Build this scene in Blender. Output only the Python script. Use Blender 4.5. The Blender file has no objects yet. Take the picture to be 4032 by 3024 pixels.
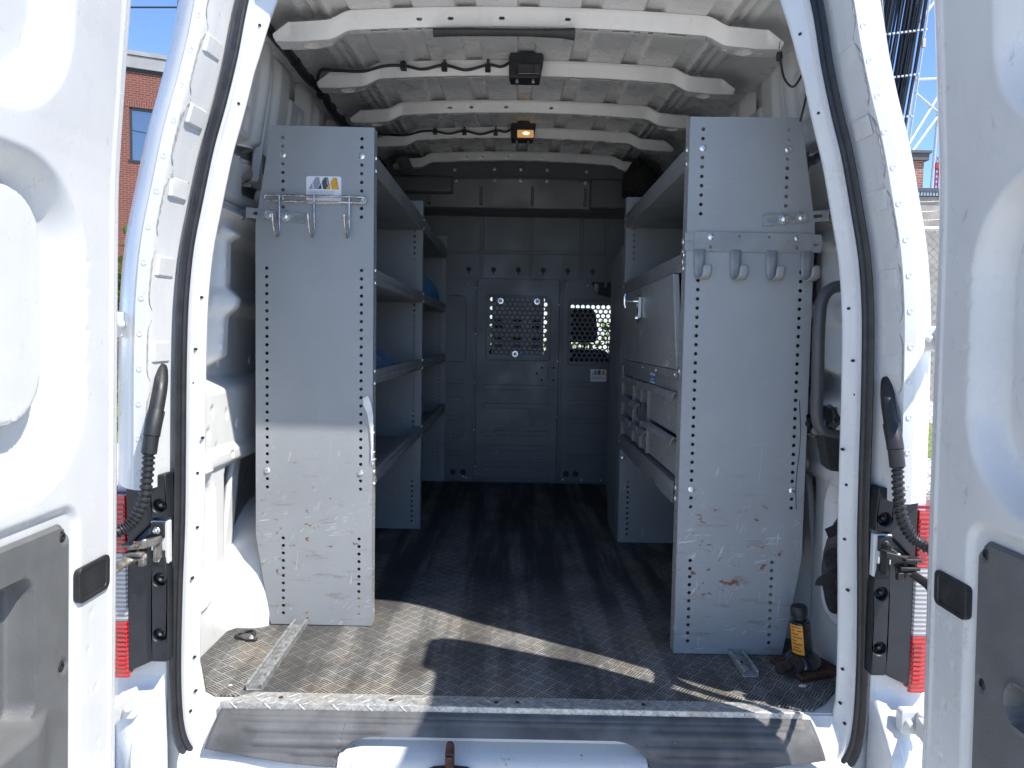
import bpy, bmesh, math, random
import numpy as np
from mathutils import Vector, Matrix
R = math.radians
random.seed(7)
rng = np.random.default_rng(5)
scene = bpy.context.scene
COL = scene.collection

# ------------------------------------------------------------------ camera
cam_d = bpy.data.cameras.new('camera')
cam_d.sensor_width = 36.0
cam_d.lens = 26.04
cam_d.clip_start = 0.02
cam_d.clip_end = 2000
cam = bpy.data.objects.new('camera', cam_d)
COL.objects.link(cam)
cam.matrix_world = (Matrix.Translation((-0.0226, 0.0, 0.956)) @ Matrix.Rotation(0.0031, 4, 'Z')
                    @ Matrix.Rotation(math.pi / 2 - 0.0617, 4, 'X') @ Matrix.Rotation(0.0176, 4, 'Z'))
scene.camera = cam

# ------------------------------------------------------------------ light
SUN_DIR = Vector((-0.57, 0.412, -1.0)).normalized()      # the way the light travels
sun_d = bpy.data.lights.new('sun', 'SUN')
sun_d.energy = 3.2
sun_d.angle = R(0.5)
sun_d.color = (1.0, 0.95, 0.88)
sun = bpy.data.objects.new('sun', sun_d)
sun.rotation_euler = SUN_DIR.to_track_quat('-Z', 'Y').to_euler()
sun.location = (6, -4, 12)
COL.objects.link(sun)
world = bpy.data.worlds.new('World')
scene.world = world
world.use_nodes = True
wn = world.node_tree.nodes
sky = wn.new('ShaderNodeTexSky')
sky.sky_type = 'NISHITA'
sky.sun_disc = False
to_sun = -SUN_DIR
sky.sun_elevation = math.asin(to_sun.z)
sky.sun_rotation = math.atan2(to_sun.x, to_sun.y)
sky.altitude = 1200
sky.air_density = 0.65
sky.dust_density = 0.0
sky.ozone_density = 5.0
wn['Background'].inputs['Strength'].default_value = 0.15
world.node_tree.links.new(sky.outputs[0], wn['Background'].inputs['Color'])
scene.view_settings.view_transform = 'Standard'
scene.view_settings.look = 'None'
scene.view_settings.exposure = 1.28
scene.view_settings.gamma = 1.0
try:
    scene.cycles.max_bounces = 10
    scene.cycles.diffuse_bounces = 6
    scene.cycles.glossy_bounces = 4
    scene.cycles.sample_clamp_indirect = 6.0
    scene.cycles.caustics_reflective = False
    scene.cycles.caustics_refractive = False
    scene.cycles.use_denoising = True
except Exception:
    pass


# ------------------------------------------------------------------ materials
class NT:
    """small wrapper to write node trees briefly"""
    def __init__(self, name):
        self.m = bpy.data.materials.new(name)
        self.m.use_nodes = True
        self.t = self.m.node_tree
        self.b = self.t.nodes['Principled BSDF']
        self.co = None

    def n(self, typ, **kw):
        nd = self.t.nodes.new(typ)
        for k, v in kw.items():
            if k.startswith('i_'):
                key = k[2:]
                key = int(key) if key.isdigit() else key.replace('_', ' ')
                self.set(nd, key, v)
            else:
                setattr(nd, k, v)
        return nd

    def set(self, nd, key, v):
        if isinstance(v, bpy.types.NodeSocket):
            self.t.links.new(v, nd.inputs[key])
        else:
            nd.inputs[key].default_value = v

    def obj(self):
        if self.co is None:
            self.co = self.t.nodes.new('ShaderNodeTexCoord').outputs['Object']
        return self.co

    def mapped(self, scale=(1, 1, 1), rot=(0, 0, 0), loc=(0, 0, 0), vec=None):
        mp = self.n('ShaderNodeMapping')
        self.t.links.new(vec or self.obj(), mp.inputs[0])
        mp.inputs['Scale'].default_value = scale
        mp.inputs['Rotation'].default_value = rot
        mp.inputs['Location'].default_value = loc
        return mp.outputs[0]

    def noise(self, scale, detail=4, rough=0.55, vec=None, dist=0.0):
        nd = self.n('ShaderNodeTexNoise', i_Scale=scale, i_Detail=detail, i_Roughness=rough, i_Distortion=dist)
        self.t.links.new(vec or self.obj(), nd.inputs['Vector'])
        return nd.outputs[0]

    def ramp(self, f, lo, hi, a=0.0, b=1.0):
        nd = self.n('ShaderNodeMapRange', i_0=f, i_1=lo, i_2=hi, i_3=a, i_4=b)
        nd.interpolation_type = 'SMOOTHSTEP'
        return nd.outputs[0]

    def math(self, op, a, b=0.0, c=0.0):
        return self.n('ShaderNodeMath', operation=op, i_0=a, i_1=b, i_2=c).outputs[0]

    def mix(self, f, a, b):
        nd = self.n('ShaderNodeMix', data_type='RGBA')
        self.set(nd, 0, f)
        for k, v in ((6, a), (7, b)):
            if isinstance(v, tuple) and len(v) == 3:
                v = v + (1,)
            self.set(nd, k, v)
        return nd.outputs[2]

    def color(self, c):
        if isinstance(c, tuple):
            c = c if len(c) == 4 else c + (1,)
        self.set(self.b, 'Base Color', c)

    def bump(self, h, strength=0.3, dist=0.002):
        nd = self.n('ShaderNodeBump', i_Strength=strength, i_Distance=dist, i_Height=h)
        self.t.links.new(nd.outputs[0], self.b.inputs['Normal'])

    def p(self, **kw):
        for k, v in kw.items():
            self.set(self.b, k.replace('_', ' '), v)
        return self

    def sep(self, vec=None):
        s = self.n('ShaderNodeSeparateXYZ')
        self.t.links.new(vec or self.obj(), s.inputs[0])
        return s.outputs


def simple(name, c, rough=0.5, metal=0.0, var=0.12, nscale=18.0, bump=0.0, bscale=200.0, coat=0.0):
    k = NT(name)
    f = k.noise(nscale, 5)
    a = tuple(x * (1 - var) for x in c)
    b = tuple(min(1, x * (1 + var)) for x in c)
    k.color(k.mix(k.ramp(f, 0.3, 0.7), a, b))
    k.p(Metallic=metal)
    k.set(k.b, 'Roughness', k.ramp(k.noise(nscale * 2.3, 3), 0.3, 0.7, max(0, rough - 0.06), rough + 0.08))
    if coat:
        k.p(Coat_Weight=coat, Coat_Roughness=0.1)
    if bump:
        k.bump(k.noise(bscale, 3), bump, 0.001)
    return k.m


M = {}


def white_paint(name, base, dirt, rough=0.3, coat=0.25):
    k = NT(name)
    big = k.noise(5.0, 4)
    c = k.mix(k.ramp(big, 0.35, 0.7), base, tuple(x * 0.93 for x in base))
    # small scuffs and grime specks with their own shape
    sp = k.noise(34.0, 6, 0.7, k.mapped((1, 1, 0.45)))
    m1 = k.math('MULTIPLY', k.ramp(sp, 0.62, 0.68), k.ramp(k.noise(4.0, 2), 0.48, 0.62))
    c = k.mix(k.math('MULTIPLY', m1, dirt), c, (0.16, 0.145, 0.12))
    dr = k.noise(9.0, 3, 0.6, k.mapped((4.0, 4.0, 0.35)))
    c = k.mix(k.math('MULTIPLY', k.ramp(dr, 0.56, 0.8), dirt * 0.35), c, (0.36, 0.34, 0.29))
    k.color(c)
    k.set(k.b, 'Roughness', k.ramp(k.noise(14.0, 3), 0.3, 0.75, rough - 0.05, rough + 0.15))
    k.p(Coat_Weight=coat, Coat_Roughness=0.08)
    k.bump(k.noise(7.0, 2), 0.12, 0.004)
    return k.m


M['white'] = white_paint('white_body_paint', (0.63, 0.64, 0.635), 0.35)
M['white_dirty'] = white_paint('white_worn_paint', (0.66, 0.665, 0.65), 0.85, 0.4, 0.1)
M['trough'] = white_paint('grimy_white_paint', (0.58, 0.58, 0.56), 1.0, 0.5, 0.05)
M['inner_white'] = white_paint('inner_white_paint', (0.71, 0.715, 0.70), 0.3, 0.33, 0.2)
M['roof_white'] = white_paint('roof_underside_paint', (0.82, 0.815, 0.795), 0.18, 0.28, 0.35)


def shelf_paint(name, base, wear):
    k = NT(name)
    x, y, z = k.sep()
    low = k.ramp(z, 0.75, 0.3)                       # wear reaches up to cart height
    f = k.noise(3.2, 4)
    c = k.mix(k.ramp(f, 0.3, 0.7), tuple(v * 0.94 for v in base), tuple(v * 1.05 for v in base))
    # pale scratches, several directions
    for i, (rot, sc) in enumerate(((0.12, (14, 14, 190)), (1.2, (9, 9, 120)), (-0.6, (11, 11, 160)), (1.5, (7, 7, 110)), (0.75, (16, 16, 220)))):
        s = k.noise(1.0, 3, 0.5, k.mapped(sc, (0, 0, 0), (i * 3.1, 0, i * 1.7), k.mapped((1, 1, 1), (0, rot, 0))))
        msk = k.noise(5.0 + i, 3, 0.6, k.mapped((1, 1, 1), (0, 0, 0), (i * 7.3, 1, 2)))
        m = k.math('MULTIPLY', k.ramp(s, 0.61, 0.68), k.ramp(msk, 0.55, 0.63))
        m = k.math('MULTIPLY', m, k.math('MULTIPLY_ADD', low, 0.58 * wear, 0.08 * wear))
        c = k.mix(m, c, (0.62, 0.63, 0.62) if i != 2 else (0.12, 0.11, 0.10))
    # rust chips
    rn = k.noise(24.0, 5, 0.7, k.mapped((1, 1, 1.6), (0, 0, 0), (2.3, 0, 0.4)))
    rz = k.noise(3.2, 1, 0.5, k.mapped((1, 1, 1.4), (0, 0, 0), (5.2, 0, 0.7)))
    m = k.math('MULTIPLY', k.ramp(rn, 0.615, 0.64), k.ramp(rz, 0.50, 0.58))
    m = k.math('MULTIPLY', m, k.math('MULTIPLY', k.ramp(z, 0.6, 0.45), wear))
    c = k.mix(m, c, (0.17, 0.065, 0.03))
    # grime smears
    gs = k.noise(6.0, 6, 0.75, k.mapped((1, 1, 4.5), (0, 0.1, 0), (9.0, 0, 3)))
    m = k.math('MULTIPLY', k.ramp(gs, 0.56, 0.66), k.math('MULTIPLY', low, 0.55 * wear))
    c = k.mix(m, c, (0.17, 0.145, 0.11))
    k.color(c)
    k.p(Metallic=0.0, Specular_IOR_Level=0.5)
    k.set(k.b, 'Roughness', k.ramp(k.noise(6.0, 3), 0.3, 0.7, 0.33, 0.47))
    k.bump(k.noise(420.0, 2), 0.06, 0.0006)
    return k.m


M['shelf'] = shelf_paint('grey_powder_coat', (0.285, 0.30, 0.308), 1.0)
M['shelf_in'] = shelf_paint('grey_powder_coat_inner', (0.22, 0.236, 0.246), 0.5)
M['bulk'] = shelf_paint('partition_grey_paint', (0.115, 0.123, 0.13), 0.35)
M['rack_grey'] = simple('rack_grey_paint', (0.24, 0.255, 0.26), 0.42)
M['galv'] = simple('galvanised_steel', (0.50, 0.51, 0.51), 0.42, 0.75, 0.3, 45.0, 0.1)
M['zinc'] = simple('zinc_screw', (0.75, 0.75, 0.73), 0.28, 0.9, 0.15, 60.0)
M['chrome'] = simple('chrome', (0.78, 0.78, 0.78), 0.12, 1.0, 0.05)
M['wire'] = simple('dull_chrome_wire', (0.55, 0.53, 0.50), 0.28, 1.0, 0.3, 60.0)
M['black'] = simple('black_plastic', (0.018, 0.019, 0.021), 0.48, 0, 0.25, 25.0, 0.15, 700)
M['rubber'] = simple('black_rubber', (0.016, 0.016, 0.018), 0.42, 0, 0.3, 25.0)
M['void'] = simple('hole_shade_black', (0.012, 0.013, 0.016), 0.6)
M['lampcover'] = simple('dark_plastic_cover', (0.013, 0.015, 0.019), 0.42, 0, 0.25, 12.0, 0.2, 500)
M['trim'] = simple('grey_door_trim', (0.115, 0.118, 0.118), 0.62, 0, 0.1, 9.0, 0.6, 420)
M['scuff'] = simple('grey_step_plastic', (0.088, 0.089, 0.092), 0.62, 0, 0.3, 11.0, 0.5, 260)
M['rust'] = simple('rusty_steel', (0.075, 0.034, 0.022), 0.75, 0.2, 0.45, 60.0, 0.5, 300)
M['steel_old'] = simple('dull_old_steel', (0.22, 0.205, 0.18), 0.5, 0.6, 0.45, 50.0, 0.4, 200)
M['blue'] = simple('blue_plastic', (0.02, 0.24, 0.58), 0.4)
M['bluegrey'] = simple('blue_grey_plastic', (0.10, 0.15, 0.24), 0.4)
M['paper'] = simple('torn_white_tape', (0.72, 0.71, 0.68), 0.7, 0, 0.1, 30, 0.5, 120)
M['label'] = simple('sticker_white', (0.74, 0.75, 0.78), 0.35, 0, 0.03)
M['l_grey'] = simple('sticker_grey', (0.30, 0.31, 0.36), 0.4, 0, 0.05)
M['l_dark'] = simple('sticker_dark', (0.06, 0.075, 0.085), 0.4, 0, 0.05)
M['l_gold'] = simple('sticker_gold', (0.66, 0.36, 0.03), 0.4, 0, 0.05)
M['l_blue'] = simple('sticker_blue', (0.07, 0.24, 0.55), 0.4, 0, 0.05)
M['orange'] = simple('jack_orange_label', (0.80, 0.33, 0.02), 0.45, 0, 0.08)
M['cloth'] = simple('black_webbing', (0.02, 0.02, 0.022), 0.85, 0, 0.3, 90, 0.5, 500)
M['bagcloth'] = simple('dark_grey_cloth', (0.05, 0.05, 0.05), 0.8, 0, 0.3, 30, 0.5, 150)
M['caulk'] = simple('seam_sealer', (0.30, 0.295, 0.275), 0.7, 0, 0.25, 60, 0.5, 300)
M['redpaint'] = simple('red_mast_paint', (0.30, 0.035, 0.02), 0.5)
M['concrete'] = simple('concrete_wall', (0.30, 0.275, 0.245), 0.85, 0, 0.18, 3.0, 0.3, 60)
M['coping'] = simple('grey_coping', (0.27, 0.265, 0.26), 0.6, 0.2, 0.12, 2.0)
M['ground'] = simple('pale_concrete_ground', (0.56, 0.535, 0.48), 0.9, 0, 0.3, 1.2, 0.4, 60)
M['tower_steel'] = simple('tower_galvanised', (0.55, 0.56, 0.57), 0.45, 0.4, 0.15)
M['cable'] = simple('black_cable', (0.012, 0.012, 0.013), 0.35)
M['seat'] = simple('cab_seat_fabric', (0.03, 0.03, 0.033), 0.8)
M['bark'] = simple('bark', (0.10, 0.07, 0.05), 0.9, 0, 0.3, 20)


def leaf_mat(name, a, b):
    k = NT(name)
    k.color(k.mix(k.ramp(k.noise(3.0, 4), 0.35, 0.65), a, b))
    k.p(Roughness=0.55, Subsurface_Weight=0.0)
    return k.m


M['leaf'] = leaf_mat('leaf_green', (0.06, 0.10, 0.015), (0.16, 0.19, 0.03))
M['grass'] = leaf_mat('grass_green', (0.13, 0.19, 0.03), (0.28, 0.32, 0.07))


def lens_mat(name, c, rough=0.08):
    k = NT(name)
    w = k.n('ShaderNodeTexWave', wave_type='BANDS', bands_direction='Z', i_Scale=28.0, i_Distortion=0.0)
    k.t.links.new(k.obj(), w.inputs[0])
    k.color(k.mix(k.ramp(w.outputs[1], 0.3, 0.7), c, tuple(x * 0.45 for x in c)))
    k.p(Roughness=rough, Coat_Weight=1.0, Coat_Roughness=0.04)
    k.bump(w.outputs[1], 0.4, 0.002)
    return k.m


M['red'] = lens_mat('red_lens', (0.55, 0.008, 0.012))
M['clear'] = lens_mat('clear_lens', (0.40, 0.40, 0.41))


def glass_mat():
    k = NT('window_glass')
    k.color((0.02, 0.03, 0.045))
    k.p(Roughness=0.03, Specular_IOR_Level=1.0, Metallic=0.0, Coat_Weight=1.0, Coat_IOR=2.6)
    return k.m


M['glass'] = glass_mat()


def windscreen_mat():
    k = NT('windscreen_glass')
    out = k.t.nodes['Material Output']
    tr = k.n('ShaderNodeBsdfTransparent', i_Color=(0.86, 0.93, 0.88, 1))
    gl = k.n('ShaderNodeBsdfGlossy', i_Roughness=0.02)
    mx = k.n('ShaderNodeMixShader', i_0=0.06, i_1=tr.outputs[0], i_2=gl.outputs[0])
    k.t.links.new(mx.outputs[0], out.inputs[0])
    return k.m


M['windscreen'] = windscreen_mat()


def lit_mat():
    k = NT('lit_lamp_lens')
    k.color((0.5, 0.3, 0.15))
    x, y, z = k.sep()
    hot = k.n('ShaderNodeVectorMath', operation='DISTANCE')
    k.t.links.new(k.mapped((1, 0.2, 1.2)), hot.inputs[0])
    hot.inputs[1].default_value = (0.012, 0.0, 1.178 * 0)
    k.p(Emission_Color=(1.0, 0.55, 0.22, 1), Emission_Strength=0.16, Roughness=0.2)
    return k.m


M['lit'] = lit_mat()
kb = NT('lamp_filament_glow')
kb.p(Emission_Color=(1.0, 0.75, 0.4, 1), Emission_Strength=1.6)
M['bulb'] = kb.m


def brick_mat(name, c1, c2, mortar, rx=(0, 0, 0), course=0.075):
    k = NT(name)
    vec = k.mapped((1, 1, 1), rx)
    s = k.n('ShaderNodeSeparateXYZ')
    k.t.links.new(vec, s.inputs[0])
    cb = k.n('ShaderNodeCombineXYZ', i_0=s.outputs[0], i_1=s.outputs[2])
    b = k.n('ShaderNodeTexBrick', i_Scale=1.0, i_Mortar_Size=0.011, i_Brick_Width=0.215, i_Row_Height=course,
            i_Color1=c1 + (1,), i_Color2=c2 + (1,), i_Mortar=mortar + (1,), i_Bias=-0.1)
    b.offset = 0.5
    k.t.links.new(cb.outputs[0], b.inputs['Vector'])
    n = k.noise(2.5, 4)
    k.color(k.mix(k.ramp(n, 0.3, 0.8, 0.0, 0.35), b.outputs[0], (0.12, 0.05, 0.035)))
    k.p(Roughness=0.85)
    k.bump(b.outputs[1], -0.5, 0.006)
    return k.m


M['brick'] = brick_mat('red_brick', (0.17, 0.036, 0.023), (0.12, 0.026, 0.018), (0.20, 0.13, 0.105))
M['brick2'] = brick_mat('orange_brick', (0.36, 0.13, 0.07), (0.26, 0.085, 0.05), (0.40, 0.33, 0.28))
M['soldier'] = brick_mat('soldier_brick', (0.17, 0.036, 0.023), (0.12, 0.026, 0.018), (0.20, 0.13, 0.105), (0, R(90), 0))


def mat_rubber():
    k = NT('tread_rubber')
    cell = 0.040
    v = k.mapped((1 / cell, 1 / cell, 1), (0, 0, R(37)))
    s = k.n('ShaderNodeSeparateXYZ')
    k.t.links.new(v, s.inputs[0])
    u, w = s.outputs[0], s.outputs[1]
    par = k.math('MODULO', k.math('ADD', k.math('FLOOR', u), k.math('FLOOR', w)), 2.0)
    par = k.math('ABSOLUTE', par)
    fu, fw = k.math('FRACT', u), k.math('FRACT', w)

    def bars(a, b):
        st = k.math('FRACT', k.math('MULTIPLY', a, 5.0))
        st = k.math('ABSOLUTE', k.math('SUBTRACT', st, 0.5))       # 0 mid bar
        st = k.ramp(st, 0.33, 0.24)
        e = k.math('ABSOLUTE', k.math('SUBTRACT', b, 0.5))
        return k.math('MULTIPLY', st, k.ramp(e, 0.45, 0.40))
    h1, h2 = bars(fu, fw), bars(fw, fu)
    h = k.math('ADD', k.math('MULTIPLY', par, h1), k.math('MULTIPLY', k.math('SUBTRACT', 1.0, par), h2))
    x, y, z = k.sep()
    # dust: streaks along the load floor plus cloudy patches, tan stains near the doors
    streak = k.noise(1.0, 4, 0.6, k.mapped((8.5, 0.55, 1)))
    cloud = k.noise(5.0, 6, 0.62, k.mapped((1, 0.75, 1), (0, 0, 0), (3.1, 0.7, 0)))
    fine = k.noise(60.0, 4, 0.7)
    d = k.math('MULTIPLY', k.ramp(streak, 0.42, 0.60, 0.14, 1.0), k.ramp(cloud, 0.28, 0.62, 0.40, 1.0))
    near = k.math('MULTIPLY', k.ramp(y, 3.0, 2.3), k.math('MULTIPLY', k.ramp(x, -0.75, -0.30, 0.42, 1.0), k.ramp(k.noise(2.6, 3, 0.5, k.mapped((1, 1, 1), (0, 0, 0), (7.7, 1.2, 0))), 0.35, 0.55, 0.55, 1.0)))
    d = k.math('ADD', k.math('MULTIPLY', d, 0.95), k.math('MULTIPLY', near, k.ramp(cloud, 0.3, 0.7, 0.15, 0.75)))
    d = k.math('MULTIPLY', d, k.ramp(fine, 0.25, 0.7, 0.55, 1.1))
    tan = k.ramp(k.noise(4.2, 4, 0.6, k.mapped((1, 1, 1), (0, 0, 0), (0, 4.4, 0))), 0.46, 0.66)
    dust = k.mix(tan, (0.31, 0.305, 0.29), (0.335, 0.30, 0.245))
    c = k.mix(k.math('MINIMUM', d, 1.0), (0.044, 0.045, 0.047), dust)
    # dust lies in the grooves, bar tops are rubbed clean
    c = k.mix(k.math('MULTIPLY', h, 0.80), c, (0.032, 0.032, 0.031))
    k.color(c)
    k.p(Roughness=0.75, Specular_IOR_Level=0.25)
    k.bump(k.math('ADD', h, k.math('MULTIPLY', fine, 0.15)), 0.7, 0.0022)
    return k.m


M['mat'] = mat_rubber()


def tread_plate():
    k = NT('aluminium_tread_plate')
    x, y, z = k.sep()
    flat = k.n('ShaderNodeCombineXYZ', i_0=x, i_1=k.math('ADD', y, z)).outputs[0]

    def lugs(rot, off):
        v = k.mapped((1, 1, 1), (0, 0, rot), (0, 0, 0), flat)
        v = k.mapped((1 / 0.062, 1 / 0.031, 1), (0, 0, 0), off, v)
        s = k.n('ShaderNodeSeparateXYZ')
        k.t.links.new(v, s.inputs[0])
        a = k.math('SUBTRACT', k.math('FRACT', s.outputs[0]), 0.5)
        b = k.math('SUBTRACT', k.math('FRACT', s.outputs[1]), 0.5)
        r = k.math('ADD', k.math('POWER', k.math('ABSOLUTE', k.math('DIVIDE', a, 0.32)), 2.0),
                   k.math('POWER', k.math('ABSOLUTE', k.math('DIVIDE', b, 0.12)), 2.0))
        return k.ramp(r, 1.0, 0.2)
    h = k.math('MAXIMUM', lugs(R(45), (0, 0, 0)), lugs(R(-45), (0.5, 0.5, 0)))
    f = k.noise(60, 4, 0.7)
    g = k.noise(7, 4)
    c = k.mix(k.ramp(f, 0.35, 0.7), (0.34, 0.34, 0.33), (0.62, 0.62, 0.60))
    c = k.mix(k.ramp(g, 0.45, 0.75, 0, 0.5), c, (0.42, 0.38, 0.31))
    c = k.mix(k.math('MULTIPLY', h, 0.45), c, (0.74, 0.74, 0.73))
    k.color(c)
    k.p(Metallic=0.45, Roughness=0.5)
    k.bump(k.math('ADD', h, k.math('MULTIPLY', f, 0.2)), 0.8, 0.003)
    return k.m


M['tread'] = tread_plate()


# ------------------------------------------------------------------ mesh helpers
class MB:
    """collects shapes and links them as ONE mesh object"""
    def __init__(self):
        self.v, self.f, self.mi, self.mats = [], [], [], []
        self.cur = 0

    def use(self, mat):
        if mat not in self.mats:
            self.mats.append(mat)
        self.cur = self.mats.index(mat)
        return self

    def add(self, verts, faces):
        o = len(self.v)
        self.v += [tuple(p) for p in verts]
        self.f += [tuple(i + o for i in f) for f in faces]
        self.mi += [self.cur] * len(faces)
        return self

    def box(self, lo, hi, rot=None, piv=None):
        x0, y0, z0 = lo
        x1, y1, z1 = hi
        V = [Vector(p) for p in ((x0, y0, z0), (x1, y0, z0), (x1, y1, z0), (x0, y1, z0), (x0, y0, z1), (x1, y0, z1), (x1, y1, z1), (x0, y1, z1))]
        if rot is not None:
            c = Vector(piv) if piv is not None else (Vector(lo) + Vector(hi)) / 2
            V = [rot @ (p - c) + c for p in V]
        return self.add(V, [(0, 3, 2, 1), (4, 5, 6, 7), (0, 1, 5, 4), (1, 2, 6, 5), (2, 3, 7, 6), (3, 0, 4, 7)])

    def prism(self, poly, fn0, fn1):
        """poly of (a,b); fn0/fn1 map (a,b) to the two end faces"""
        n = len(poly)
        V = [fn0(*p) for p in poly] + [fn1(*p) for p in poly]
        F = [tuple(range(n - 1, -1, -1)), tuple(range(n, 2 * n))]
        F += [(i, (i + 1) % n, n + (i + 1) % n, n + i) for i in range(n)]
        return self.add(V, F)

    def xz(self, poly, y0, y1):
        return self.prism(poly, lambda a, b: (a, y0, b), lambda a, b: (a, y1, b))

    def yz(self, poly, x0, x1):
        return self.prism(poly, lambda a, b: (x0, a, b), lambda a, b: (x1, a, b))

    def xy(self, poly, z0, z1):
        return self.prism(poly, lambda a, b: (a, b, z0), lambda a, b: (a, b, z1))

    def tube(self, pts, r, n=10, cap=True, flat=1.0):
        P = [Vector(p) for p in pts]
        rs = r if isinstance(r, (list, tuple)) else [r] * len(P)
        up = None
        V = []
        for i, p in enumerate(P):
            t = (P[min(i + 1, len(P) - 1)] - P[max(i - 1, 0)]).normalized()
            if up is None:
                up = t.orthogonal().normalized()
            up = (up - t * up.dot(t)).normalized()
            s = t.cross(up)
            for k in range(n):
                a = 2 * math.pi * k / n
                V.append(p + up * (math.cos(a) * rs[i]) + s * (math.sin(a) * rs[i] * flat))
        F = []
        for i in range(len(P) - 1):
            for k in range(n):
                F.append((i * n + k, i * n + (k + 1) % n, (i + 1) * n + (k + 1) % n, (i + 1) * n + k))
        if cap:
            F.append(tuple(range(n - 1, -1, -1)))
            F.append(tuple((len(P) - 1) * n + k for k in range(n)))
        return self.add(V, F)

    def lathe(self, prof, c, axis='z', n=20, dirn=1):
        """prof list of (radius, height along axis)"""
        V = []
        for r, h in prof:
            for k in range(n):
                a = 2 * math.pi * k / n
                p = (r * math.cos(a), r * math.sin(a), h * dirn)
                if axis == 'y':
                    p = (p[0], p[2], p[1])
                elif axis == 'x':
                    p = (p[2], p[0], p[1])
                V.append((c[0] + p[0], c[1] + p[1], c[2] + p[2]))
        F = []
        for i in range(len(prof) - 1):
            for k in range(n):
                F.append((i * n + k, i * n + (k + 1) % n, (i + 1) * n + (k + 1) % n, (i + 1) * n + k))
        F.append(tuple(range(n - 1, -1, -1)))
        F.append(tuple((len(prof) - 1) * n + k for k in range(n)))
        return self.add(V, F)

    def grid(self, P):
        """P array (m,n,3)"""
        m, n, _ = P.shape
        V = P.reshape(-1, 3).tolist()
        F = [(i * n + j, i * n + j + 1, (i + 1) * n + j + 1, (i + 1) * n + j) for i in range(m - 1) for j in range(n - 1)]
        return self.add(V, F)

    def loft(self, secs, closed=False):
        n = len(secs[0])
        V = [p for s in secs for p in s]
        F = []
        for i in range(len(secs) - 1):
            for k in range(n if closed else n - 1):
                F.append((i * n + k, i * n + (k + 1) % n, (i + 1) * n + (k + 1) % n, (i + 1) * n + k))
        return self.add(V, F)

    def mirror(self):
        n = len(self.v)
        nf = len(self.f)
        self.v += [(-x, y, z) for x, y, z in self.v[:n]]
        self.f += [tuple(i + n for i in reversed(f)) for f in self.f[:nf]]
        self.mi += self.mi[:nf]
        return self

    def build(self, name, mat=None, parent=None, smooth=35, bevel=0.0, fix=True, seg=2):
        me = bpy.data.meshes.new(name)
        off = Vector((0, 0, 0))
        if parent is not None:
            q = parent
            while q is not None:
                off += q.location
                q = q.parent
        V = [(x - off.x, y - off.y, z - off.z) for x, y, z in self.v]
        me.from_pydata(V, [], self.f)
        if mat is not None:
            me.materials.append(mat)
        else:
            for m in self.mats:
                me.materials.append(m)
            me.polygons.foreach_set('material_index', self.mi)
        if fix:
            b = bmesh.new()
            b.from_mesh(me)
            bmesh.ops.recalc_face_normals(b, faces=b.faces)
            b.to_mesh(me)
            b.free()
        if smooth:
            me.polygons.foreach_set('use_smooth', [True] * len(me.polygons))
            me.set_sharp_from_angle(angle=R(smooth))
        me.update()
        o = bpy.data.objects.new(name, me)
        COL.objects.link(o)
        if parent is not None:
            o.parent = parent
        if bevel:
            md = o.modifiers.new('bevel', 'BEVEL')
            md.width = bevel
            md.segments = seg
            md.limit_method = 'ANGLE'
            md.angle_limit = R(40)
            md.harden_normals = False
        return o


def cut(o, cutter, smooth=35, selfx=False):
    """subtract the MB `cutter` from object o and keep the result as o's mesh"""
    par = o.parent
    off = Vector((0, 0, 0))
    while par is not None:
        off += par.location
        par = par.parent
    me = bpy.data.meshes.new('tmp')
    me.from_pydata([(x - off.x, y - off.y, z - off.z) for x, y, z in cutter.v], [], cutter.f)
    b = bmesh.new()
    b.from_mesh(me)
    bmesh.ops.recalc_face_normals(b, faces=b.faces)
    b.to_mesh(me)
    b.free()
    c = bpy.data.objects.new('tmp', me)
    COL.objects.link(c)
    c.parent = o.parent
    mods = [(m.type, m.width, m.segments) for m in o.modifiers if m.type == 'BEVEL']
    o.modifiers.clear()
    md = o.modifiers.new('b', 'BOOLEAN')
    md.operation = 'DIFFERENCE'
    md.object = c
    md.solver = 'EXACT'
    md.use_self = selfx
    dg = bpy.context.evaluated_depsgraph_get()
    new = bpy.data.meshes.new_from_object(o.evaluated_get(dg))
    o.modifiers.clear()
    old = o.data
    nm = old.name
    o.data = new
    bpy.data.meshes.remove(old)
    new.name = nm
    bpy.data.objects.remove(c)
    bpy.data.meshes.remove(me)
    if smooth:
        new.polygons.foreach_set('use_smooth', [True] * len(new.polygons))
        new.set_sharp_from_angle(angle=R(smooth))
    for t, w, s in mods:
        m2 = o.modifiers.new('bevel', 'BEVEL')
        m2.width, m2.segments, m2.limit_method, m2.angle_limit = w, s, 'ANGLE', R(40)
    return o


def tag(o, label=None, cat=None, group=None, kind=None):
    if label:
        o['label'] = label
    if cat:
        o['category'] = cat
    if group:
        o['group'] = group
    if kind:
        o['kind'] = kind
    return o


def thing(name, label, cat, loc=(0, 0, 0), group=None):
    o = bpy.data.objects.new(name, None)
    o.empty_display_size = 0.1
    o.location = loc
    COL.objects.link(o)
    return tag(o, label, cat, group)


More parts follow.
